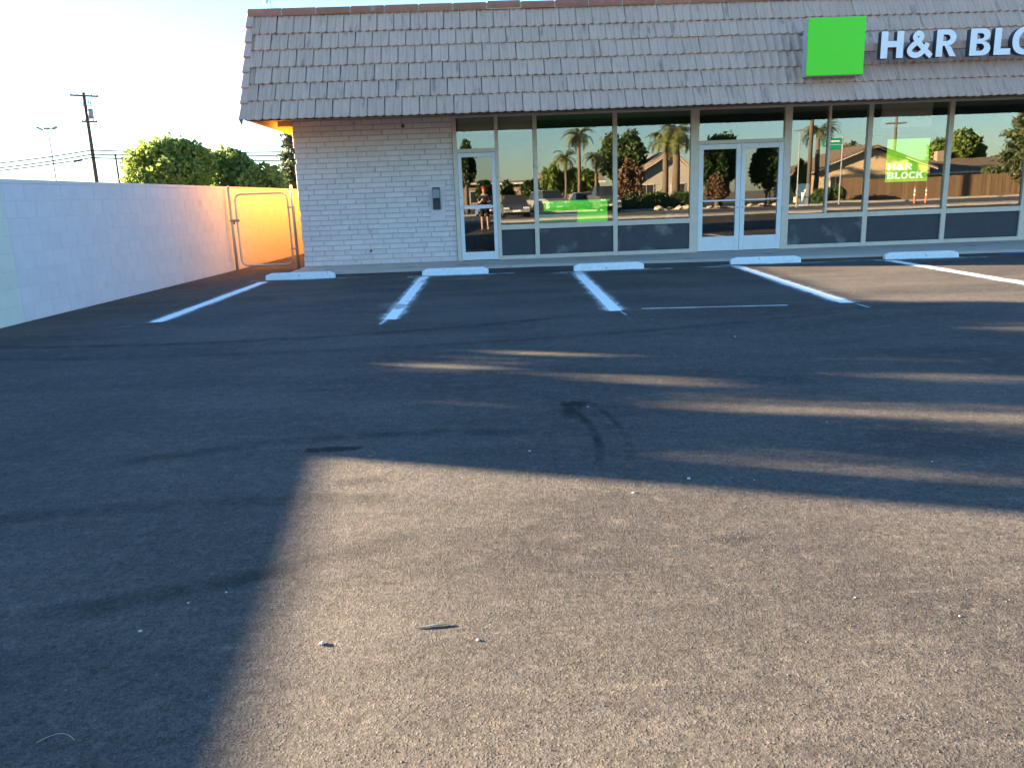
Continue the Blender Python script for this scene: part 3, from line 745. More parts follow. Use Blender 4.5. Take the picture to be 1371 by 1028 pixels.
# unseen low run and pier, shaped and placed to set the foreground shadow edges
lw = thing('low_block_wall', 'unseen low cream block wall shaped for its shadow edge', 'wall', (WALLX(0), 0, 0), wang)
LT = [(-27, 1.42), (-10.70, .90), (Y0-.01, .84)]                  # top sloped to fit the shadow edge
MB().prism([(-27, -.02), (Y0-.01, -.02)] + [(y_, z_-.05) for y_, z_ in LT[::-1]], 'x', -WT, 0).build('wall_core', MT['cream'], lw)
MB().prism([(y_, z_-.049) for y_, z_ in LT] + [(y_, z_) for y_, z_ in LT[::-1]], 'x', -WT-.01, .01).build('cap_course', MT['cream'], lw)
pr = thing('shadow_pier', 'unseen square block pier added for its straight shadow edge', 'pier', (WALLX(-10.56), -10.56, 0), wang)
MB().box(-.30, -.01-WT, -.13, .15, -.02, 1.72).build('shaft', MT['cream'], pr)
MB().box(-.32, .0-WT, -.15, .17, 1.721, 1.78).build('cap', MT['cream'], pr, bevel=.01)
# chain-link gate
gt = thing('chain_link_gate', 'galvanised chain-link gate with rounded tube frame between wall and shop', 'gate', (-5.36, .32, 0))
for x, h in ((.0, 1.72), (1.30, 1.70)):
    p = MB().tube([(x, 0, -.02), (x, 0, h)], .03, 12).build('post', MT['galv'], gt, smooth=True)
    MB().tube([(x, 0, h+.001), (x, 0, h+.02), (x, 0, h+.04)], [.033, .028, .006], 12).build('post_cap', MT['galv'], p, smooth=True)
def rrect(x0, x1, z0, z1, r, n=6):
    pts = []
    for cx, cz, a0 in ((x1-r, z1-r, 0), (x0+r, z1-r, 90), (x0+r, z0+r, 180), (x1-r, z0+r, 270)):
        for i in range(n+1):
            a = R(a0+90*i/n); pts.append((cx+r*math.cos(a), 0, cz+r*math.sin(a)))
    return pts + pts[:1]
gx0, gx1, gz0, gz1 = .11, 1.20, .10, 1.58
MB().tube(rrect(gx0, gx1, gz0, gz1, .13), .019, 10, cap=False).build('tube_frame', MT['galv'], gt, smooth=True)
mesh_ = MB(); pitch_ = .055; w_ = .0013
def wire_seg(a, b):
    a, b = Vector(a), Vector(b); d = (b-a).normalized(); s = Vector((-d.z, 0, d.x))*w_; t = Vector((0, w_, 0))
    mesh_.add([a-s, a+t, a+s, b-s, b+t, b+s], [(0, 1, 4, 3), (1, 2, 5, 4), (2, 0, 3, 5)])
x0_, x1_, z0_, z1_ = gx0+.02, gx1-.02, gz0+.02, gz1-.02
for sgn in (1, -1):
    c_ = -3.0
    while c_ < 4.0:
        # x - sgn*z = c
        pts = []
        for z in (z0_, z1_):
            x = c_ + sgn*z
            if x0_ <= x <= x1_: pts.append((x, 0, z))
        for x in (x0_, x1_):
            z = (x-c_)*sgn
            if z0_ < z < z1_: pts.append((x, 0, z))
        if len(pts) >= 2 and (Vector(pts[0])-Vector(pts[1])).length > .03: wire_seg(pts[0], pts[1])
        c_ += pitch_*1.414
mesh_.build('wire_mesh', MT['galv'], gt)
for z in (.42, 1.28):
    MB().box(gx1-.02, 1.33, -.028, .028, z-.018, z+.018).build('hinge', MT['galv'], gt, bevel=.004)
MB().box(-.035, gx0+.05, -.035, .035, 1.02, 1.07).build('latch', MT['grey'], gt, bevel=.006)
MB().tube([(.06, -.05, 1.04), (.06, -.05, .97)], .014, 8).build('padlock', MT['trim'], gt)

# ================================================================== vegetation
def leaf_cloud(name, lobes, n, size, mat, parent, keep=None, seed=1, flat=1.0, shell=.55):
    r = np.random.default_rng(seed)
    vol = np.array([a[3]*a[4]*a[5] for a in lobes])**.75; cnt = (n*vol/vol.sum()).astype(int)
    pts = []
    for (cx, cy_, cz, rx, ry, rz_), k in zip(lobes, cnt):
        v = r.normal(size=(k, 3)); v /= np.linalg.norm(v, axis=1)[:, None]
        rad = shell + (1-shell)*r.random(k)**.6 + (r.random(k) < .12)*r.random(k)*.22
        rad *= 1 + .16*np.sin(v[:, 0]*7+cx*3)*np.sin(v[:, 1]*6+cz)*np.sin(v[:, 2]*8+cy_) + .05*r.normal(size=k)
        pts.append(v*rad[:, None]*np.array([rx, ry, rz_]) + np.array([cx, cy_, cz]))
    p = np.concatenate(pts)
    if keep is not None: p = p[keep(p, r)]
    k = len(p)
    a = r.normal(size=(k, 3)); a /= np.linalg.norm(a, axis=1)[:, None]
    b = np.cross(a, r.normal(size=(k, 3))); b /= np.linalg.norm(b, axis=1)[:, None]
    s = size*(.6+.8*r.random(k))[:, None]
    V = np.stack([p-a*s, p+b*s*.55*flat, p+a*s, p-b*s*.55*flat], 1).reshape(-1, 3)
    me = bpy.data.meshes.new(name)
    me.vertices.add(4*k); me.vertices.foreach_set('co', V.astype(np.float32).ravel())
    me.loops.add(4*k); me.loops.foreach_set('vertex_index', np.arange(4*k, dtype=np.int32))
    me.polygons.add(k); me.polygons.foreach_set('loop_start', np.arange(0, 4*k, 4, dtype=np.int32))
    me.update(calc_edges=True); me.validate()
    return put(name, me, mat, parent)
def trunk_limbs(base, top, r, tips, parent, mat='bark', seed=1):
    rr = random.Random(seed); m = MB(); base, top = Vector(base), Vector(top)
    mid = (base+top)/2 + Vector((rr.uniform(-.1, .1), rr.uniform(-.1, .1), 0))*(top-base).length*.3
    m.tube([base, mid, top], [r*1.25, r, r*.7], 9)
    for t in tips:
        t = Vector(t); s = base.lerp(top, rr.uniform(.55, 1)); q = s.lerp(t, .5) + Vector((0, 0, -.1*(t-s).length))
        m.tube([s, q, t], [r*.55, r*.35, r*.12], 6)
    return m.build('trunk', MT[mat], parent, smooth=True)
def tree(name, label, loc, lobes, n, size, mat, r=.2, cat='tree', group=None, keep=None, seed=1, trunk_h=None):
    t = thing(name, label, cat, loc, 0, group)
    zc = min(l[2] for l in lobes)
    trunk_limbs((0, 0, -.05), (lobes[0][0]*.5, lobes[0][1]*.5, trunk_h or zc), r, [l[:3] for l in lobes], t, seed=seed)
    off = np.array(loc)
    kf = None if keep is None else (lambda p, rr: keep(p+off, rr))
    leaf_cloud('crown', lobes, n, size, MT[mat], t, kf, seed)
    return t
def rlobes(cx, cy_, cz, rx, ry, rz_, n, seed, sz=.5):
    r = random.Random(seed); out = [(cx, cy_, cz, rx*.62, ry*.62, rz_*.66)]
    for _ in range(int(n*1.7)):
        a = r.uniform(0, 2*math.pi); e_ = r.uniform(-.5, 1); ce = math.sqrt(max(0, 1-e_*e_))
        k = r.uniform(.22, sz)
        out.append((cx+rx*(1-k*.8)*ce*math.cos(a), cy_+ry*(1-k*.8)*ce*math.sin(a), cz+rz_*(1-k*.8)*e_, rx*k, ry*k, rz_*k))
    return out
# trees beyond the block wall, in view
def seen_tree(name, label, x0, x1, ytop, Y, mat, n, size, seed, cat='tree', bottom=.6, lobes=14, depth=.8):
    a, b = at(x0, ytop, Y), at(x1, ytop, Y); w = (b.x-a.x)/2; top = at((x0+x1)/2, ytop, Y).z
    rz_ = (top-bottom)/2
    return tree(name, label, ((a.x+b.x)/2, Y, 0), rlobes(0, 0, bottom+rz_, w, w*depth, rz_, lobes, seed), n, size, MT and mat, .16, cat, None, None, seed, bottom+rz_*.6)
seen_tree('broad_tree', 'yellow-green rounded tree catching the sun above the block wall', 158, 292, 186, 24, 'leaf_yel', 11000, .125, 3)
seen_tree('bushy_tree', 'darker green bushy tree standing beside the yellow-green one', 250, 345, 199, 27, 'leaf_grn', 10000, .13, 5)
seen_tree('small_tree', 'low green shrubby tree growing towards the gate end of the wall', 318, 380, 217, 22, 'leaf_grn', 5000, .11, 8, bottom=.4)
ct_ = at(384, 172, 30)
def conifer(name, label, loc, h, w, n, size, mat, seed, group=None):
    t = thing(name, label, 'tree', loc, 0, group); rr = random.Random(seed)
    MB().tube([(0, 0, -.05), (.05, 0, h*.5), (0, 0, h*.98)], [w*.10, w*.06, .02], 8).build('trunk', MT['bark'], t, smooth=True)
    lob = []
    for k in range(20):
        f = k/19; z = h*(.08+.88*f); rad = w*(1-f*.88)*rr.uniform(.7, 1.1)
        for j in range(3):
            a = rr.uniform(0, 6.28); lob.append((rad*.5*math.cos(a), rad*.5*math.sin(a), z+rr.uniform(-.1, .1)*h/10, rad*.55, rad*.55, h*.045))
    leaf_cloud('crown', lob, n, size, MT[mat], t, None, seed, .6, .3)
    return t
conifer('conifer_tree', 'slender loose conifer rising beside the corner of the shop', (ct_.x, 30, 0), ct_.z*1.02, 2.1, 5200, .17, 'leaf_con', 4)

# unseen trees that shade the lot, leaves removed to shape its light streaks
az = np.array([math.cos(SUN_PHI), -math.sin(SUN_PHI)]); tanE = math.tan(SUN_EL)
GAPS = [(-.4, -10.55, .85, .10), (.45, -10.10, .6, .09), (.8, -11.10, .65, .10), (-.05, -11.84, .5, .09), (1.95, -12.22, 1.5, .38), (3.6, -12.85, 1.4, .42),
        (1.75, -13.30, 1.4, .20), (2.9, -10.72, 1.3, .09), (5.3, -10.0, 1.0, .55), (3.1, -11.55, .9, .12), (1.3, -11.35, .6, .08), (5.4, -11.9, 1.2, .24), (4.4, -11.2, .9, .10), (.2, -10.45, .6, .05), (4.2, -13.8, 1.2, .2), (6.3, -9.2, .8, .2)]
def shade_keep(p, r):
    s = p[:, 2]/tanE; gx = p[:, 0]+az[0]*s; gy = p[:, 1]+az[1]*s
    lineB = -12.70 + (gx+1.02)*(-1.18/3.12)          # foreground stays sunlit
    lineP = -7.62 + (gx-4.26)*(-.60/1.67)            # the patch by the stops stays sunlit
    ok = (gy > lineB+.05) & (gy < lineP - .9*r.random(len(p))**2 - .25*np.sin(gx*2.3)**2)
    for cx, cy_, a, b in GAPS:
        u = (gx-cx)*az[0]+(gy-cy_)*az[1]; v = -(gx-cx)*az[1]+(gy-cy_)*az[0]
        q = (u/(a+.1))**2+(v/(b+.13))**2
        ok &= r.random(len(p)) < np.clip((q+.22*np.sin(u*4.1+cx*3)-.5)/.8, .035, 1)
    return ok
shade_trees = [('shade_tree', 'unseen dense round tree behind the wall off to the left, nearest the street', (-12.2, -7.4, 0), rlobes(0, 0, 2.9, 2.0, 1.6, 2.0, 12, 21), 42000, 31),
               ('shade_tree', 'unseen dense leafy tree behind the wall off to the left, second from the street', (-12.0, -5.2, 0), rlobes(0, 0, 3.1, 2.2, 1.8, 2.2, 12, 22), 42000, 32),
               ('shade_tree', 'unseen dense broad tree behind the wall off to the left, third from the street', (-12.6, -3.2, 0), rlobes(0, 0, 3.4, 2.2, 1.8, 2.3, 12, 23), 42000, 33)]
for nm, lab, loc, lob, n_, sd in shade_trees:
    tree(nm, lab, loc, lob, n_, .085, 'leaf_grn', .09, 'tree', 'trees left of the block wall', shade_keep, sd, 1.6)

# ================================================================== poles and wires beyond the wall
def pole_at(x, ybase, ytop, Y):
    a = at(x, ybase, Y); return a
up = at(126, 235, 45); top = at(112.5, 124, 45); UH = top.z
ux = (up.x*0 + at(128, 243, 45).x); upole = thing('utility_pole', 'tall wooden utility pole with crossarms and a grey transformer', 'utility pole', (at(120, 180, 45).x, 45, 0))
MB().tube([(0, 0, -.1), (0, 0, UH)], [.17, .11], 10).build('pole_shaft', MT['wood'], upole, smooth=True)
def arm(z, L, dx, parent, rz=0):
    o = MB().box(-L/2+dx, L/2+dx, -.17, -.10, z-.06, z+.06).build('crossarm', MT['wood'], parent); o.rotation_euler = (0, 0, rz)
    for s in (-.92, -.5, .5, .92):
        MB().tube([(s*L/2+dx, -.135, z+.061), (s*L/2+dx, -.135, z+.12), (s*L/2+dx, -.135, z+.2)], [.03, .055, .03], 8).build('insulator', MT['grey'], o)
    return o
arm(UH-.25, 1.9, 0, upole, R(38)); arm(UH-2.05, 1.05, .1, upole, R(38))
MB().tube([(.32, -.05, UH-1.85), (.32, -.05, UH-1.15)], .19, 12).build('transformer', MT['grey'], upole, smooth=True)
for x, z in ((-.25, -.85), (.28, -.80), (-.1, -.95), (.42, -.9)):
    MB().tube([(x, -.05, UH+z), (x, -.05, UH+z+.3)], .045, 8).build('cutout_fuse', MT['grey'], upole)
MB().box(-.3, .5, -.03, .03, UH-.98, UH-.92).build('fuse_bracket', MT['grey'], upole)
p2 = at(157, 225, 85); p2t = at(155.5, 206, 85)
up2 = thing('utility_pole', 'distant shorter utility pole with a small crossarm beyond the wall', 'utility pole', (p2.x, 85, 0))
MB().tube([(0, 0, -.1), (0, 0, p2t.z)], [.16, .11], 8).build('pole_shaft', MT['wood'], up2)
MB().box(-.6, 1.3, -.05, .05, p2t.z-.25, p2t.z-.1).build('crossarm', MT['wood'], up2)
MB().tube([(.9, 0, p2t.z-1.1), (.9, 0, p2t.z-.4)], .25, 8).build('transformer', MT['grey'], up2)
lp = at(70, 210, 60); lpt = at(65, 173, 60)
lpo = thing('light_pole', 'slim steel lot light pole with three floodlight heads', 'light pole', (lp.x, 60, 0))
MB().tube([(0, 0, 0), (0, 0, lpt.z)], [.09, .05], 8).build('pole_shaft', MT['grey'], lpo)
MB().box(-.62, .62, -.03, .03, lpt.z-.05, lpt.z+.0).build('bracket_arm', MT['grey'], lpo)
for x, a in ((-.68, .5), (0, 0), (.68, -.5)):
    o = MB().box(-.22, .22, -.2, .2, -.06, .07).build('lamp_head', MT['grey'], lpo); o.location = (x, -.1, lpt.z+.05); o.rotation_euler = (0, a, 0)
def wire(a, b, sag, r, label):
    a, b = Vector(a), Vector(b); pts = []
    for i in range(17):
        t = i/16; p = a.lerp(b, t); p.z -= sag*4*t*(1-t); pts.append(p)
    tag(MB().tube(pts, r, 5).build('overhead_wire', MT['wire']), label, 'wire', 'overhead wires between the poles')
PW = 'thin overhead wire from the tall utility pole '
for i, (yl, yp, yr) in enumerate(((217, 201.5, 201), (225, 207, 205.5), (229, 211.5, 213))):
    z = at(125, yp, 45); 
    wire(at(-60, yl+7-i, 43), (upole.location.x, 44.85, z.z), .12, .045, PW + 'out over the car park, ' + ('top', 'middle', 'lowest')[i] + ' of three')
    wire((upole.location.x, 44.85, z.z), at(440, yr+1, 47), .15, .045, PW + 'towards the shop, ' + ('top', 'middle', 'lowest')[i] + ' of three')
sp = at(104, 215.5, 44.4)
tag(MB().tube([sp+Vector((-.36, 0, -.05)), sp+Vector((-.30, 0, -.04)), sp+Vector((.30, 0, .04)), sp+Vector((.36, 0, .05))], [.02, .075, .075, .02], 8).build('cable_splice', MT['wire']),
    'black splice case hanging on the lowest wire beside the pole', 'splice case')
ra = at(357, 10, RY)
an = thing('roof_antenna', 'small white antenna with a bent lead on the ridge', 'antenna', (ra.x, RY+.03, RZ+.1))
MB().tube([(0, 0, 0), (0, 0, .10)], .012, 8).build('mast', MT['white'], an)
MB().tube([(-.02, 0, .10), (.0, 0, .16), (-.03, 0, .22)], [.03, .045, .03], 8).build('head', MT['white'], an)
MB().tube([(.01, 0, .20), (.07, 0, .16), (.08, 0, .03)], .006, 6).build('lead', MT['wire'], an)

# ================================================================== loose bits on the asphalt
def stone(name, x, y, s, mat, seed, label=None, z=0):
    rr = random.Random(seed); bm = bmesh.new(); bmesh.ops.create_icosphere(bm, subdivisions=1, radius=1)
    for v in bm.verts: v.co = Vector((v.co.x*rr.uniform(.75, 1.2)*s, v.co.y*rr.uniform(.7, 1.1)*s, v.co.z*rr.uniform(.5, .8)*s*.7))
    me = bpy.data.meshes.new(name); bm.to_mesh(me); bm.free()
    o = put(name, me, MT[mat]); o.location = (x, y, z+s*.33); return o
PEB = [(431, 862, .012), (188, 845, .009), (640, 857, .008), (252, 807, .006), (303, 793, .006), (709, 604, .009), (787, 545, .010), (848, 660, .010), (922, 641, .012),
       (1010, 643, .006), (1248, 618, .007), (984, 451, .012), (1107, 565, .006), (1145, 800, .005), (1285, 825, .005)]
def ground_at(x, y):
    d = FWD*FPX + RGT*(x-685.5) - UPV*(y-514); return CAM + d*(-CAM.z/d.z)
for i, (x, y, s) in enumerate(PEB):
    g = ground_at(x, y)
    tag(stone('pebble', g.x, g.y, s*.85, 'pebble', i), 'small pale pebble lying loose on the dark asphalt', 'pebble', 'pale pebbles on the asphalt')
g0, g1 = ground_at(560, 841), ground_at(601, 836)
tag(MB().tube([(g0.x, g0.y, .003), ((g0.x+g1.x)/2, (g0.y+g1.y)/2, .0045), (g1.x, g1.y, .004)], [.002, .0035, .0025], 7).build('twig', MT['twig']), 'short pale twig lying on the sunlit asphalt', 'twig')
g2 = ground_at(75, 990)
tag(MB().tube([g2+Vector((-.045+.0095*i, -.010+.026*math.sin(i*.30), .002+.005*math.sin(i*.31))) for i in range(11)], .0009, 5).build('straw', MT['twig']), 'thin curved straw on the shaded asphalt', 'straw')
# loose grit, thickest close by and round the scuffed spots
def grit():
    r = np.random.default_rng(5); V, F = [], []
    base = np.array([(0,0,1),(1,0,0),(0,1,0),(-1,0,0),(0,-1,0)], float); fs = [(0,1,2),(0,2,3),(0,3,4),(0,4,1)]
    n = 9000
    yy = -15.6 + 6.5*r.random(n)**1.8; xx = (r.random(n)-.5)*(2*(yy+17.2)*.80)
    ss = .0012+.0028*r.random(n)**2.5
    for cx, cy_, a, b, k in BLOTS[-2:]:
        m = 110; xx = np.r_[xx, cx+r.normal(size=m)*a*.9]; yy = np.r_[yy, cy_+r.normal(size=m)*b*1.1]; ss = np.r_[ss, .0015+.0035*r.random(m)**2]
    for x, y, s in zip(xx, yy, ss):
        an_ = r.random()*6.28; c_, s_ = math.cos(an_), math.sin(an_); b0 = len(V)
        for q in base: V.append((x+s*(q[0]*c_-q[1]*s_)*r.uniform(.7, 1.3), y+s*(q[0]*s_+q[1]*c_), -.0005+max(0, q[2])*s*r.uniform(.7, 1.2)))
        F.extend([tuple(b0+i for i in f) for f in fs])
    me = bpy.data.meshes.new('loose_grit'); me.from_pydata(V, [], F); me.update()
    o = put('loose_grit', me, MT['grit']); tag(o, 'loose dark grit scattered over the asphalt', 'grit'); stuff(o)
grit()
# ================================================================== the street behind the photographer (seen in the shop glass)
def spot(x, dist, y=262):
    p = mirrored(x, y, dist); return p.x, p.y
def height(x, y, dist): return mirrored(x, y, dist).z
def palm(label, x, ytop, dist, trunk_r, fl, nf, seed, z0=None):
    X, Y_ = spot(x, dist); H = height(x, ytop, dist)-fl*.25
    t = thing('palm_tree', label, 'palm tree', (X, Y_, 0), 0, 'palms across the street'); rr = random.Random(seed)
    MB().tube([(0, 0, -.05), (.06, .05, H*.5), (0, 0, H)], [trunk_r*1.2, trunk_r, trunk_r*.85], 10).build('trunk', MT['palmbark'], t, smooth=True)
    m = MB()
    for k in range(nf):
        a = 6.283*k/nf + rr.uniform(-.2, .2); e0 = rr.uniform(-.35, 1.25); L = fl*rr.uniform(.8, 1.1); d = Vector((math.cos(a), math.sin(a), 0)); s = Vector((-d.y, d.x, 0))
        p = Vector((0, 0, H)); el = e0; step = L/9; prev = p
        for i in range(9):
            nx = p + (d*math.cos(el)+Vector((0, 0, 1))*math.sin(el))*step; el -= .22
            m.add([p-s*.012, p+s*.012, nx+s*.01, nx-s*.01], [(0, 1, 2, 3)])
            wl_ = fl*.30*math.sin(math.pi*(i+1.2)/10.5)
            for sg in (-1, 1):
                for q in (0, .5):
                    b0 = p.lerp(nx, q); tip = b0 + s*sg*wl_*.8 + d*wl_*.45*math.cos(el) - Vector((0, 0, wl_*rr.uniform(.15, .5)))
                    m.add([b0, b0+(nx-p)*.42, tip], [(0, 1, 2)])
            p = nx
    m.build('fronds', MT['leaf_palm'], t)
palm('tall slim palm with a small tuft across the street', 773, 176, 74, .16, 1.9, 26, 1)
palm('shorter palm with a loose head left of the tall slim one', 755, 207, 76, .14, 1.7, 22, 2)
palm('short palm partly hidden right of the tall slim one', 795, 207, 78, .14, 1.7, 22, 3)
palm('stout pale-trunked palm in front of the gabled house', 906, 166, 66, .30, 2.4, 30, 4)
palm('slightly shorter stout palm close beside its pale-trunked neighbour', 892, 178, 68, .24, 2.2, 26, 5)
palm('palm standing behind the wooden street pole', 1092, 168, 72, .2, 2.2, 26, 6)
def rtree(name, label, x0, x1, ytop, dist, mat, n, size, seed, bottom=.8, lobes=12):
    a, b = spot(x0, dist), spot(x1, dist); top_ = height((x0+x1)/2, ytop, dist); w = (b[0]-a[0])/2; rz_ = (top_-bottom)/2
    return tree(name, label, ((a[0]+b[0])/2, a[1], 0), rlobes(0, 0, bottom+rz_, w, w*.8, rz_, lobes, seed), n, size, mat, .2, 'tree', 'trees across the street', None, seed, bottom+rz_*.6)
rtree('round_tree', 'big dark round tree left of the gabled house', 798, 872, 174, 80, 'leaf_drk', 9000, .22, 41)
rtree('hedge_tree', 'low green tree behind the parked cars', 722, 750, 218, 82, 'leaf_grn', 3500, .2, 42)
rtree('hedge_tree', 'low spreading tree under the small palms', 745, 800, 226, 83, 'leaf_grn', 4000, .2, 43)
rtree('flowering_shrub', 'reddish shrub growing before the dark round tree', 826, 866, 214, 70, 'leaf_pink', 2200, .2, 44, .2)
rtree('garden_tree', 'dense dark garden tree with pink blossom behind the boulders', 936, 992, 178, 68, 'leaf_drk', 9000, .2, 45, .8)
rtree('garden_shrub', 'low pink blossoming shrub among the boulders', 945, 975, 232, 64, 'leaf_pink', 1500, .16, 46, .1)
rtree('garden_tree', 'upright dark green garden tree beside the street pole', 1005, 1050, 190, 69, 'leaf_drk', 8000, .2, 47, .5)
rtree('yard_tree', 'small green tree between the street pole and tan house', 1060, 1082, 210, 70, 'leaf_grn', 2500, .18, 48, .5)
rtree('yard_tree', 'round green tree rising behind the long brown house', 1236, 1308, 176, 86, 'leaf_grn', 7000, .22, 49, 2)
rtree('yard_tree', 'sparse tree peeping over the tan house roof', 1120, 1150, 188, 92, 'leaf_con', 2500, .2, 50, 2)
rtree('street_tree', 'narrow dark tree seen in the single door glass', 616, 640, 190, 75, 'leaf_drk', 3500, .2, 51, 1.5)
rtree('street_tree', 'low dark tree by the far car park, left of the sedan', 640, 662, 243, 95, 'leaf_drk', 2000, .25, 52, .5)
rtree('street_tree', 'low dark tree by the far car park, right of the sedan', 672, 690, 241, 97, 'leaf_drk', 2000, .25, 53, .5)
rtree('street_tree', 'low dark tree at the end of the far car park', 698, 722, 242, 93, 'leaf_drk', 2000, .25, 54, .5)
cX, cY = spot(1375, 70)
conifer('cedar_tree', 'broad dark cedar with level branches near the long brown house', (cX, cY, 0), 9.5, 4.4, 14000, .24, 'leaf_con', 55)
for i, (x0, x1, dist, h) in enumerate(((800, 862, 66, 1.1), (862, 935, 65, 1.3), (1090, 1128, 66, 1.2))):
    a, b = spot(x0, dist), spot(x1, dist); w = (b[0]-a[0])/2
    t = thing('garden_hedge', ('dark low hedge behind the parked pickup', 'clipped hedge in front of the gabled house', 'low hedge before the tan house')[i], 'hedge', ((a[0]+b[0])/2, a[1], 0))
    leaf_cloud('foliage', [(-w*.5, 0, h*.5, w*.6, .6, h*.55), (w*.5, 0, h*.5, w*.6, .6, h*.55)], 3000, .14, MT['leaf_drk'], t, None, 60+i)
    MB().tube([(0, 0, -.05), (0, 0, h*.6)], .05, 6).build('stem', MT['bark'], t)
def house(label, x0, x1, dist, ridge_y, eave_y, wall, roof, gable_front, depth=9, windows=(), door=None, gx=None, chimney=False):
    a, b = spot(x0, dist), spot(x1, dist); cx = (a[0]+b[0])/2; w = b[0]-a[0]; mid = (x0+x1)/2
    rz_, ez = height(mid, ridge_y, dist), height(mid, eave_y, dist)
    t = thing('house', label, 'house', (cx, a[1], 0), 0, 'houses across the street')
    if gable_front:
        gx_ = 0 if gx is None else gx
        MB().prism([(-w/2, 0), (w/2, 0), (w/2, ez), (gx_, rz_-.15), (-w/2, ez)], 'y', -depth, 0).build('wall', MT[wall], t)
        for s in (-1, 1):
            k = (rz_-ez)/(w/2-s*gx_+1e-6) if True else 0
            xe = s*(w/2+.5); ze = ez-(rz_-ez)/(abs(s*w/2-gx_))*.5
            MB().prism([(gx_, rz_+.02), (xe, ze), (xe, ze+.16), (gx_, rz_+.20)], 'y', -depth-.4, .55).build('roof_slope', MT[roof], t)
            MB().prism([(gx_, rz_-.06), (xe, ze-.08), (xe, ze-.005), (gx_, rz_+.015)], 'y', .50, .58).build('barge_board', MT['housetrim'], t)
    else:
        MB().box(-w/2, w/2, -depth, 0, 0, ez).build('wall', MT[wall], t)
        ym = -depth/2
        MB().prism([(.7, ez-.12), (.7, ez+.04), (ym, rz_+.1), (-depth-.7, ez+.04), (-depth-.7, ez-.12), (ym, rz_-.08)], 'x', -w/2-.6, w/2+.6).build('roof', MT[roof], t)
        MB().box(-w/2-.6, w/2+.6, .70, .76, ez-.16, ez+.06).build('fascia', MT['housetrim'], t)
    for (wx, wz, ww, wh) in windows:
        f = MB().box(wx-ww/2-.08, wx+ww/2+.08, .0, .05, wz-.08, wz+wh+.08).build('window', MT['housetrim'], t)
        MB().box(wx-ww/2, wx-.03, .051, .06, wz, wz+wh).build('window_pane', MT['houseglass'], f)
        MB().box(wx+.03, wx+ww/2, .051, .06, wz, wz+wh).build('window_pane', MT['houseglass'], f)
    if door: MB().box(door-.45, door+.45, .0, .06, 0, 2.05).build('door', MT['trim'], t)
    if chimney: MB().box(-w*.3, -w*.3+.8, -depth*.5, -depth*.5+.7, rz_-.8, rz_+.9).build('chimney', MT['stucco3'], t)
    return t
house('grey house with steep tan gabled roof behind the stout palms', 845, 935, 76, 203, 236, 'stucco2', 'shingle2', True, 10, ((-1.6, 1.0, 1.3, 1.1), (1.4, 1.0, 1.2, 1.1)), gx=.8)
house('tan stucco house with broad brown gable beyond the board fence', 1085, 1240, 76, 197, 226, 'stucco', 'shingle', True, 10, ((-3.4, .9, 1.0, 1.2),), gx=.2)
house('long low brown house with shallow shingle roof behind the fence', 1228, 1450, 80, 210, 229, 'stucco3', 'shingle', False, 8, ((-5.0, 1.55, 1.0, .7), (-3.3, 1.55, .9, .6), (-.2, 1.3, 2.2, .9), (3.5, 1.3, 1.6, .9)), chimney=True)
house('low dark shop row behind the far car park', 560, 722, 100, 244, 247, 'stucco3', 'shingle', False, 10, ((-4, .8, 1.6, 1.3), (0, .8, 1.6, 1.3), (4, .8, 1.6, 1.3)), 2.0)
house('pale house half hidden by the small palms', 728, 800, 92, 232, 246, 'stucco2', 'shingle2', False, 8, ((-1.2, 1.0, 1.2, 1.0), (1.6, 1.0, 1.2, 1.0)))
# board fence, board by board
fa, fb = spot(1122, 68), spot(1420, 68)
fe = thing('board_fence', 'weathered brown board fence along the far pavement', 'fence', (fa[0], fa[1], 0))
bdm = MB().prism([(0, 0.02), (.135, 0.02), (.135, 1.78), (.11, 1.83), (.03, 1.83), (0, 1.78)], 'y', -.012, .012).mesh('fence_board'); bdm.materials.append(MT['fence'])
for i in range(min(150, int((fb[0]-fa[0])/.145))):
    o = bpy.data.objects.new('fence_board', bdm); col.objects.link(o); o.parent = fe; o.location = (i*.145, random.uniform(-.008, .008), random.uniform(-.03, .03)); o.rotation_euler = (0, random.uniform(-.012, .012), 0)
for z in (.4, 1.5): MB().box(0, fb[0]-fa[0], -.06, -.022, z-.04, z+.04).build('fence_rail', MT['fence'], fe)
# boulders
for i, (x, dist, s) in enumerate(((884, 60, .45), (898, 60.5, .32), (912, 60, .38), (923, 59.5, .42), (951, 61, .33), (963, 61.5, .24), (1004, 61, .34), (1020, 61.5, .3), (1038, 61, .32))):
    X, Y_ = spot(x, dist); o = stone('boulder', X, Y_, s, 'boulder', 70+i, z=.05)
    tag(o, ('rounded tan boulder on the lawn under the stout palms' if x < 930 else 'rounded tan boulder on the lawn before the dark garden trees'), 'boulder', 'boulders on the far lawn' if x < 930 else 'boulders by the garden trees')
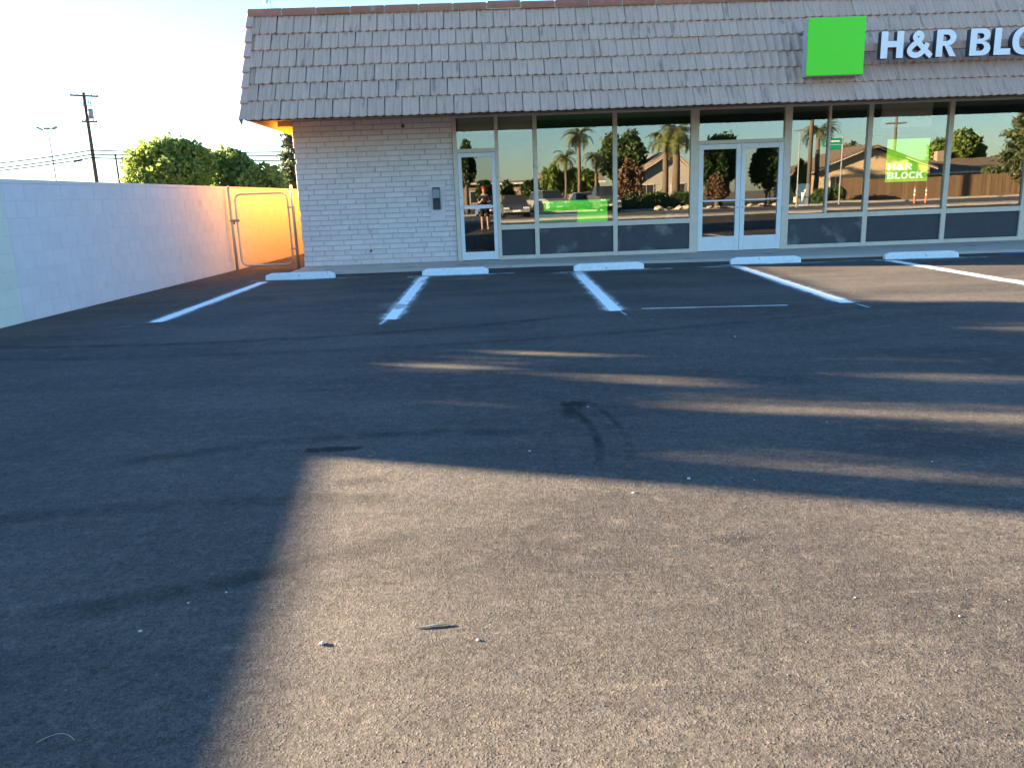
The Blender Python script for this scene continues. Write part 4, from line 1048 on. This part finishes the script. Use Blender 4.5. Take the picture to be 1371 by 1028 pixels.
# parked vehicles
def car(name, label, cat, x, dist, rz, paint, L=4.6, W=1.8, H=1.45, style='sedan'):
    X, Y_ = spot(x, dist); t = thing(name, label, cat, (X, Y_, 0), rz, 'vehicles parked behind the photographer')
    mat = pm('car_paint_'+name+str(len(bpy.data.materials)), paint, None, 3, .3, spec=.5)
    hb = H*.58; gc = .22; l2 = L/2
    if style == 'pickup': side = [(-l2, gc+.1), (-l2, hb+.12), (-l2*.1, hb+.12), (l2*.45, hb+.10), (l2*.95, hb), (l2, hb-.25), (l2, gc+.1), (l2*.8, gc), (-l2*.9, gc)]; cab = [(-l2*.12, hb+.1), (-l2*.05, H-.04), (l2*.22, H-.04), (l2*.48, hb+.09)]
    elif style == 'suv': side = [(-l2, gc+.1), (-l2, hb+.08), (-l2*.9, hb+.1), (l2*.5, hb+.08), (l2*.95, hb-.05), (l2, hb-.3), (l2, gc+.1), (l2*.8, gc), (-l2*.9, gc)]; cab = [(-l2*.95, hb+.09), (-l2*.82, H-.04), (l2*.15, H-.04), (l2*.46, hb+.07)]
    else: side = [(-l2, gc+.1), (-l2, hb-.05), (-l2*.75, hb+.05), (l2*.45, hb+.02), (l2*.95, hb-.15), (l2, hb-.32), (l2, gc+.1), (l2*.8, gc), (-l2*.9, gc)]; cab = [(-l2*.72, hb+.04), (-l2*.38, H-.03), (l2*.12, H-.03), (l2*.45, hb+.01)]
    body = MB().prism(side, 'y', -W/2, W/2).build('body', mat, t, bevel=.07)
    c0_, c1_, c2_, c3_ = cab; m = MB(); iw = W/2-.06; tw = W/2-.24
    m.add([(c0_[0], -iw, c0_[1]), (c3_[0], -iw, c3_[1]), (c3_[0], iw, c3_[1]), (c0_[0], iw, c0_[1]), (c1_[0], -tw, c1_[1]), (c2_[0], -tw, c2_[1]), (c2_[0], tw, c2_[1]), (c1_[0], tw, c1_[1])],
          [(0,3,2,1),(4,5,6,7),(0,1,5,4),(1,2,6,5),(2,3,7,6),(3,0,4,7)])
    m.build('windows', MT['houseglass'], t)
    MB().box(c1_[0]-.04, c2_[0]+.04, -tw-.03, tw+.03, H-.045, H).build('roof_panel', mat, t, bevel=.02)
    wr = .33 if style == 'sedan' else .38
    for sx in (-.62, .62):
        for sy in (-1, 1):
            wx = MB().tube([(sx*l2, sy*(W/2-.2), wr), (sx*l2, sy*(W/2+.012), wr)], wr, 18).build('wheel', MT['rubber'], t)
            MB().tube([(sx*l2, sy*(W/2+.013), wr), (sx*l2, sy*(W/2+.02), wr)], wr*.62, 14).build('rim', MT['chrome'], wx)
    for sy in (-1, 1):
        MB().box(l2-.10, l2+.012, sy*W*.36-.2, sy*W*.36+.2, hb-.32, hb-.18).build('headlight', MT['lens'], t, bevel=.02)
        MB().box(-l2-.012, -l2+.10, sy*W*.39-.13, sy*W*.39+.13, hb-.24, hb-.06).build('tail_light', MT['redlens'], t, bevel=.02)
    for sx in (-1, 1): MB().box(sx*l2-.06, sx*l2+.06, -W/2+.05, W/2-.05, gc+.12, gc+.3).build('bumper', MT['grey'], t, bevel=.03)
    MB().box(l2+.061, l2+.07, -.26, .26, gc+.16, gc+.28).build('number_plate', MT['white'], t)
car('parked_car', 'dark grey sedan parked just behind the photographer', 'car', 689, 56, R(88), (.05, .055, .06), 4.7, 1.85, 1.5)
car('parked_car', 'dark car parked beyond the photographer by the dark tree', 'car', 656, 62, R(92), (.06, .06, .065), 4.6, 1.8, 1.45)
car('parked_suv', 'silver sport utility car parked under the low trees', 'car', 733, 64, R(75), (.2, .2, .2), 4.7, 1.85, 1.7, 'suv')
car('parked_car', 'pale silver sedan parked beside the pickup', 'car', 779, 66, R(85), (.22, .22, .22), 4.5, 1.8, 1.45)
car('parked_pickup', 'grey pickup truck parked left of the reddish shrub', 'pickup truck', 806, 63, R(84), (.06, .07, .08), 5.4, 1.95, 1.85, 'pickup')
# street furniture
X, Y_ = spot(1083, 62); t = thing('utility_pole', 'brown wooden street pole in front of the palm across the street', 'utility pole', (X, Y_, 0))
MB().tube([(0, 0, -.1), (0, 0, 10.5)], [.17, .13], 10).build('pole_shaft', MT['wood'], t, smooth=True)
MB().box(-1.2, 1.2, -.05, .05, 9.6, 9.75).build('crossarm', MT['wood'], t)
X, Y_ = spot(1191, 84); H_ = height(1191, 156, 84); t = thing('utility_pole', 'utility pole with one crossarm behind the tan house', 'utility pole', (X, Y_, 0))
MB().tube([(0, 0, -.1), (0, 0, H_)], [.17, .13], 10).build('pole_shaft', MT['wood'], t, smooth=True)
MB().box(-1.1, 1.1, -.05, .05, H_-.75, H_-.6).build('crossarm', MT['wood'], t)
X, Y_ = spot(1068, 58); H_ = height(1068, 172, 58); t = thing('street_lamp', 'thin grey lamp post with short twin arms at the kerb', 'street lamp', (X, Y_, 0))
MB().tube([(0, 0, 0), (0, 0, H_)], [.07, .04], 8).build('pole_shaft', MT['grey'], t)
for s in (-1, 1): MB().box(min(s*.05, s*.5), max(s*.05, s*.5), -.06, .06, H_-.1, H_-.02).build('lamp_head', MT['grey'], t)
X, Y_ = spot(1111, 56); z1 = height(1111, 190, 56); t = thing('street_sign', 'green street name sign hung from a slim post', 'street sign', (X, Y_, 0))
MB().tube([(.62, 0, 0), (.62, 0, z1+.3)], .05, 8).build('post', MT['grey'], t)
MB().box(-.66, .56, .0, .03, z1-.25, z1+.15).build('sign_blade', MT['signgreen'], t, bevel=.01); MB().box(-.3, .5, .0, .03, z1-.62, z1-.30).build('sign_blade', MT['signgreen'], t, bevel=.01)
MB().box(-.5, .4, .031, .034, z1-.09, z1-.01).build('white_lettering_band', MT['white'], t)
for i, x in enumerate((1223, 1238)):
    X, Y_ = spot(x, 52); t = thing('delineator_post', 'orange delineator post with white bands at the street edge', 'delineator', (X, Y_, 0), 0, 'pair of orange delineator posts')
    MB().tube([(0, 0, 0), (0, 0, .05)], [.2, .16], 12).build('base', MT['rubber'], t)
    MB().tube([(0, 0, .051), (0, 0, 1.05)], [.055, .05], 10).build('tube', MT['orange'], t)
    for z in (.55, .8): MB().tube([(0, 0, z), (0, 0, z+.1)], .057, 10).build('white_band', MT['white'], t)

# ------------------------------------------------------------------ the photographer, just behind the camera
per = thing('person', 'person in dark shirt and shorts and red cap holding up a phone', 'person', (-.02, -17.17, 0))
def skin_mesh(name, nodes, edges, mat, parent, root=0, sub=2):
    me = bpy.data.meshes.new(name); me.from_pydata([n[:3] for n in nodes], edges, [])
    o = put(name, me, mat, parent); md = o.modifiers.new('skin', 'SKIN'); md.use_smooth_shade = True
    lay = me.skin_vertices[0].data if me.skin_vertices else None
    if lay is None:
        bpy.context.view_layer.objects.active = o; lay = me.skin_vertices[0].data
    for i, n in enumerate(nodes):
        lay[i].radius = (n[3], n[4] if len(n) > 4 else n[3]); lay[i].use_root = (i == root)
    s = o.modifiers.new('sub', 'SUBSURF'); s.levels = s.render_levels = sub
    return o
N = [(0, -.02, .95, .15, .11)]; Ed = []
def chain(start, pts):
    i0 = start
    for p in pts: N.append(p); Ed.append((i0, len(N)-1)); i0 = len(N)-1
    return i0
chest = chain(0, [(0, -.02, 1.10, .135, .10), (0, -.03, 1.28, .16, .11), (0, -.02, 1.42, .14, .09)])
neck = chain(chest, [(0, .0, 1.50, .055), (0, .02, 1.56, .06), (0, .035, 1.64, .085, .095), (0, .03, 1.72, .075, .085)])
hands = {}
for s in (-1, 1):
    hip = chain(0, [(s*.10, -.01, .88, .10), (s*.115, .0, .50, .062), (s*.12, -.03, .30, .055), (s*.12, -.03, .09, .038), (s*.125, .0, .05, .042), (s*.135, .10, .035, .04)])
    w = chain(chest, [(s*.17, -.02, 1.40, .065), (s*.235, .02, 1.15, .045), (s*.18, .17, 1.14, .04), (s*.10, .30, 1.24, .028), (s*.085, .33, 1.27, .034)])
    hands[s] = w
    for k in range(4):
        f0 = Vector((s*(.083), .345, 1.30-.022*k)); 
        chain(w, [(f0.x, f0.y, f0.z, .010), (f0.x*.85, f0.y+.028, f0.z+.006, .009), (f0.x*.55, f0.y+.032, f0.z+.006, .008)])
    chain(w, [(s*.07, .33, 1.30, .011), (s*.045, .335, 1.315, .010)])
skin_mesh('body', N, Ed, MT['skin'], per)
sh = [(0, -.02, .97, .172, .135), (0, -.02, 1.10, .158, .122), (0, -.03, 1.28, .182, .13), (0, -.02, 1.42, .155, .10)]
se = [(0, 1), (1, 2), (2, 3)]
for s in (-1, 1):
    b = len(sh); sh += [(s*.175, -.02, 1.40, .085), (s*.235, .015, 1.19, .068)]; se += [(3, b), (b, b+1)]
skin_mesh('shirt', sh, se, MT['navy'], per)
st = [(0, -.02, .96, .166, .13)]; ste = []
for s in (-1, 1):
    b = len(st); st += [(s*.105, -.01, .86, .115), (s*.118, .0, .52, .095)]; ste += [(0, b), (b, b+1)]
skin_mesh('shorts', st, ste, MT['shorts'], per)
bm = bmesh.new(); bmesh.ops.create_uvsphere(bm, u_segments=16, v_segments=10, radius=.112)
for v in bm.verts:
    if v.co.z < -.005: v.co.z = -.005
bmesh.ops.translate(bm, verts=bm.verts, vec=(0, .03, 1.70)); me = bpy.data.meshes.new('cap'); bm.to_mesh(me); bm.free()
cp = put('cap', me, MT['red'], per, True)
MB().prism([(-.08, .12), (.08, .12), (.065, .22), (-.065, .22)], 'z', 1.690, 1.702).build('cap_peak', MT['red'], cp)
for s in (-1, 1):
    MB().box(s*.128-.045, s*.128+.045, -.08, .17, .0, .03).build('sandal', MT['rubber'], per, bevel=.012)
ph = thing('phone', 'dark phone held up by the photographer', 'phone', (0, -16.775, 1.295), 0)
MB().box(-.075, .075, -.004, .004, -.037, .037).build('casing', MT['rubber'], ph, bevel=.003)
for dx in (.045, .06): MB().tube([(dx, .0041, .015), (dx, .0065, .015)], .008, 10).build('lens', MT['chrome'], ph)
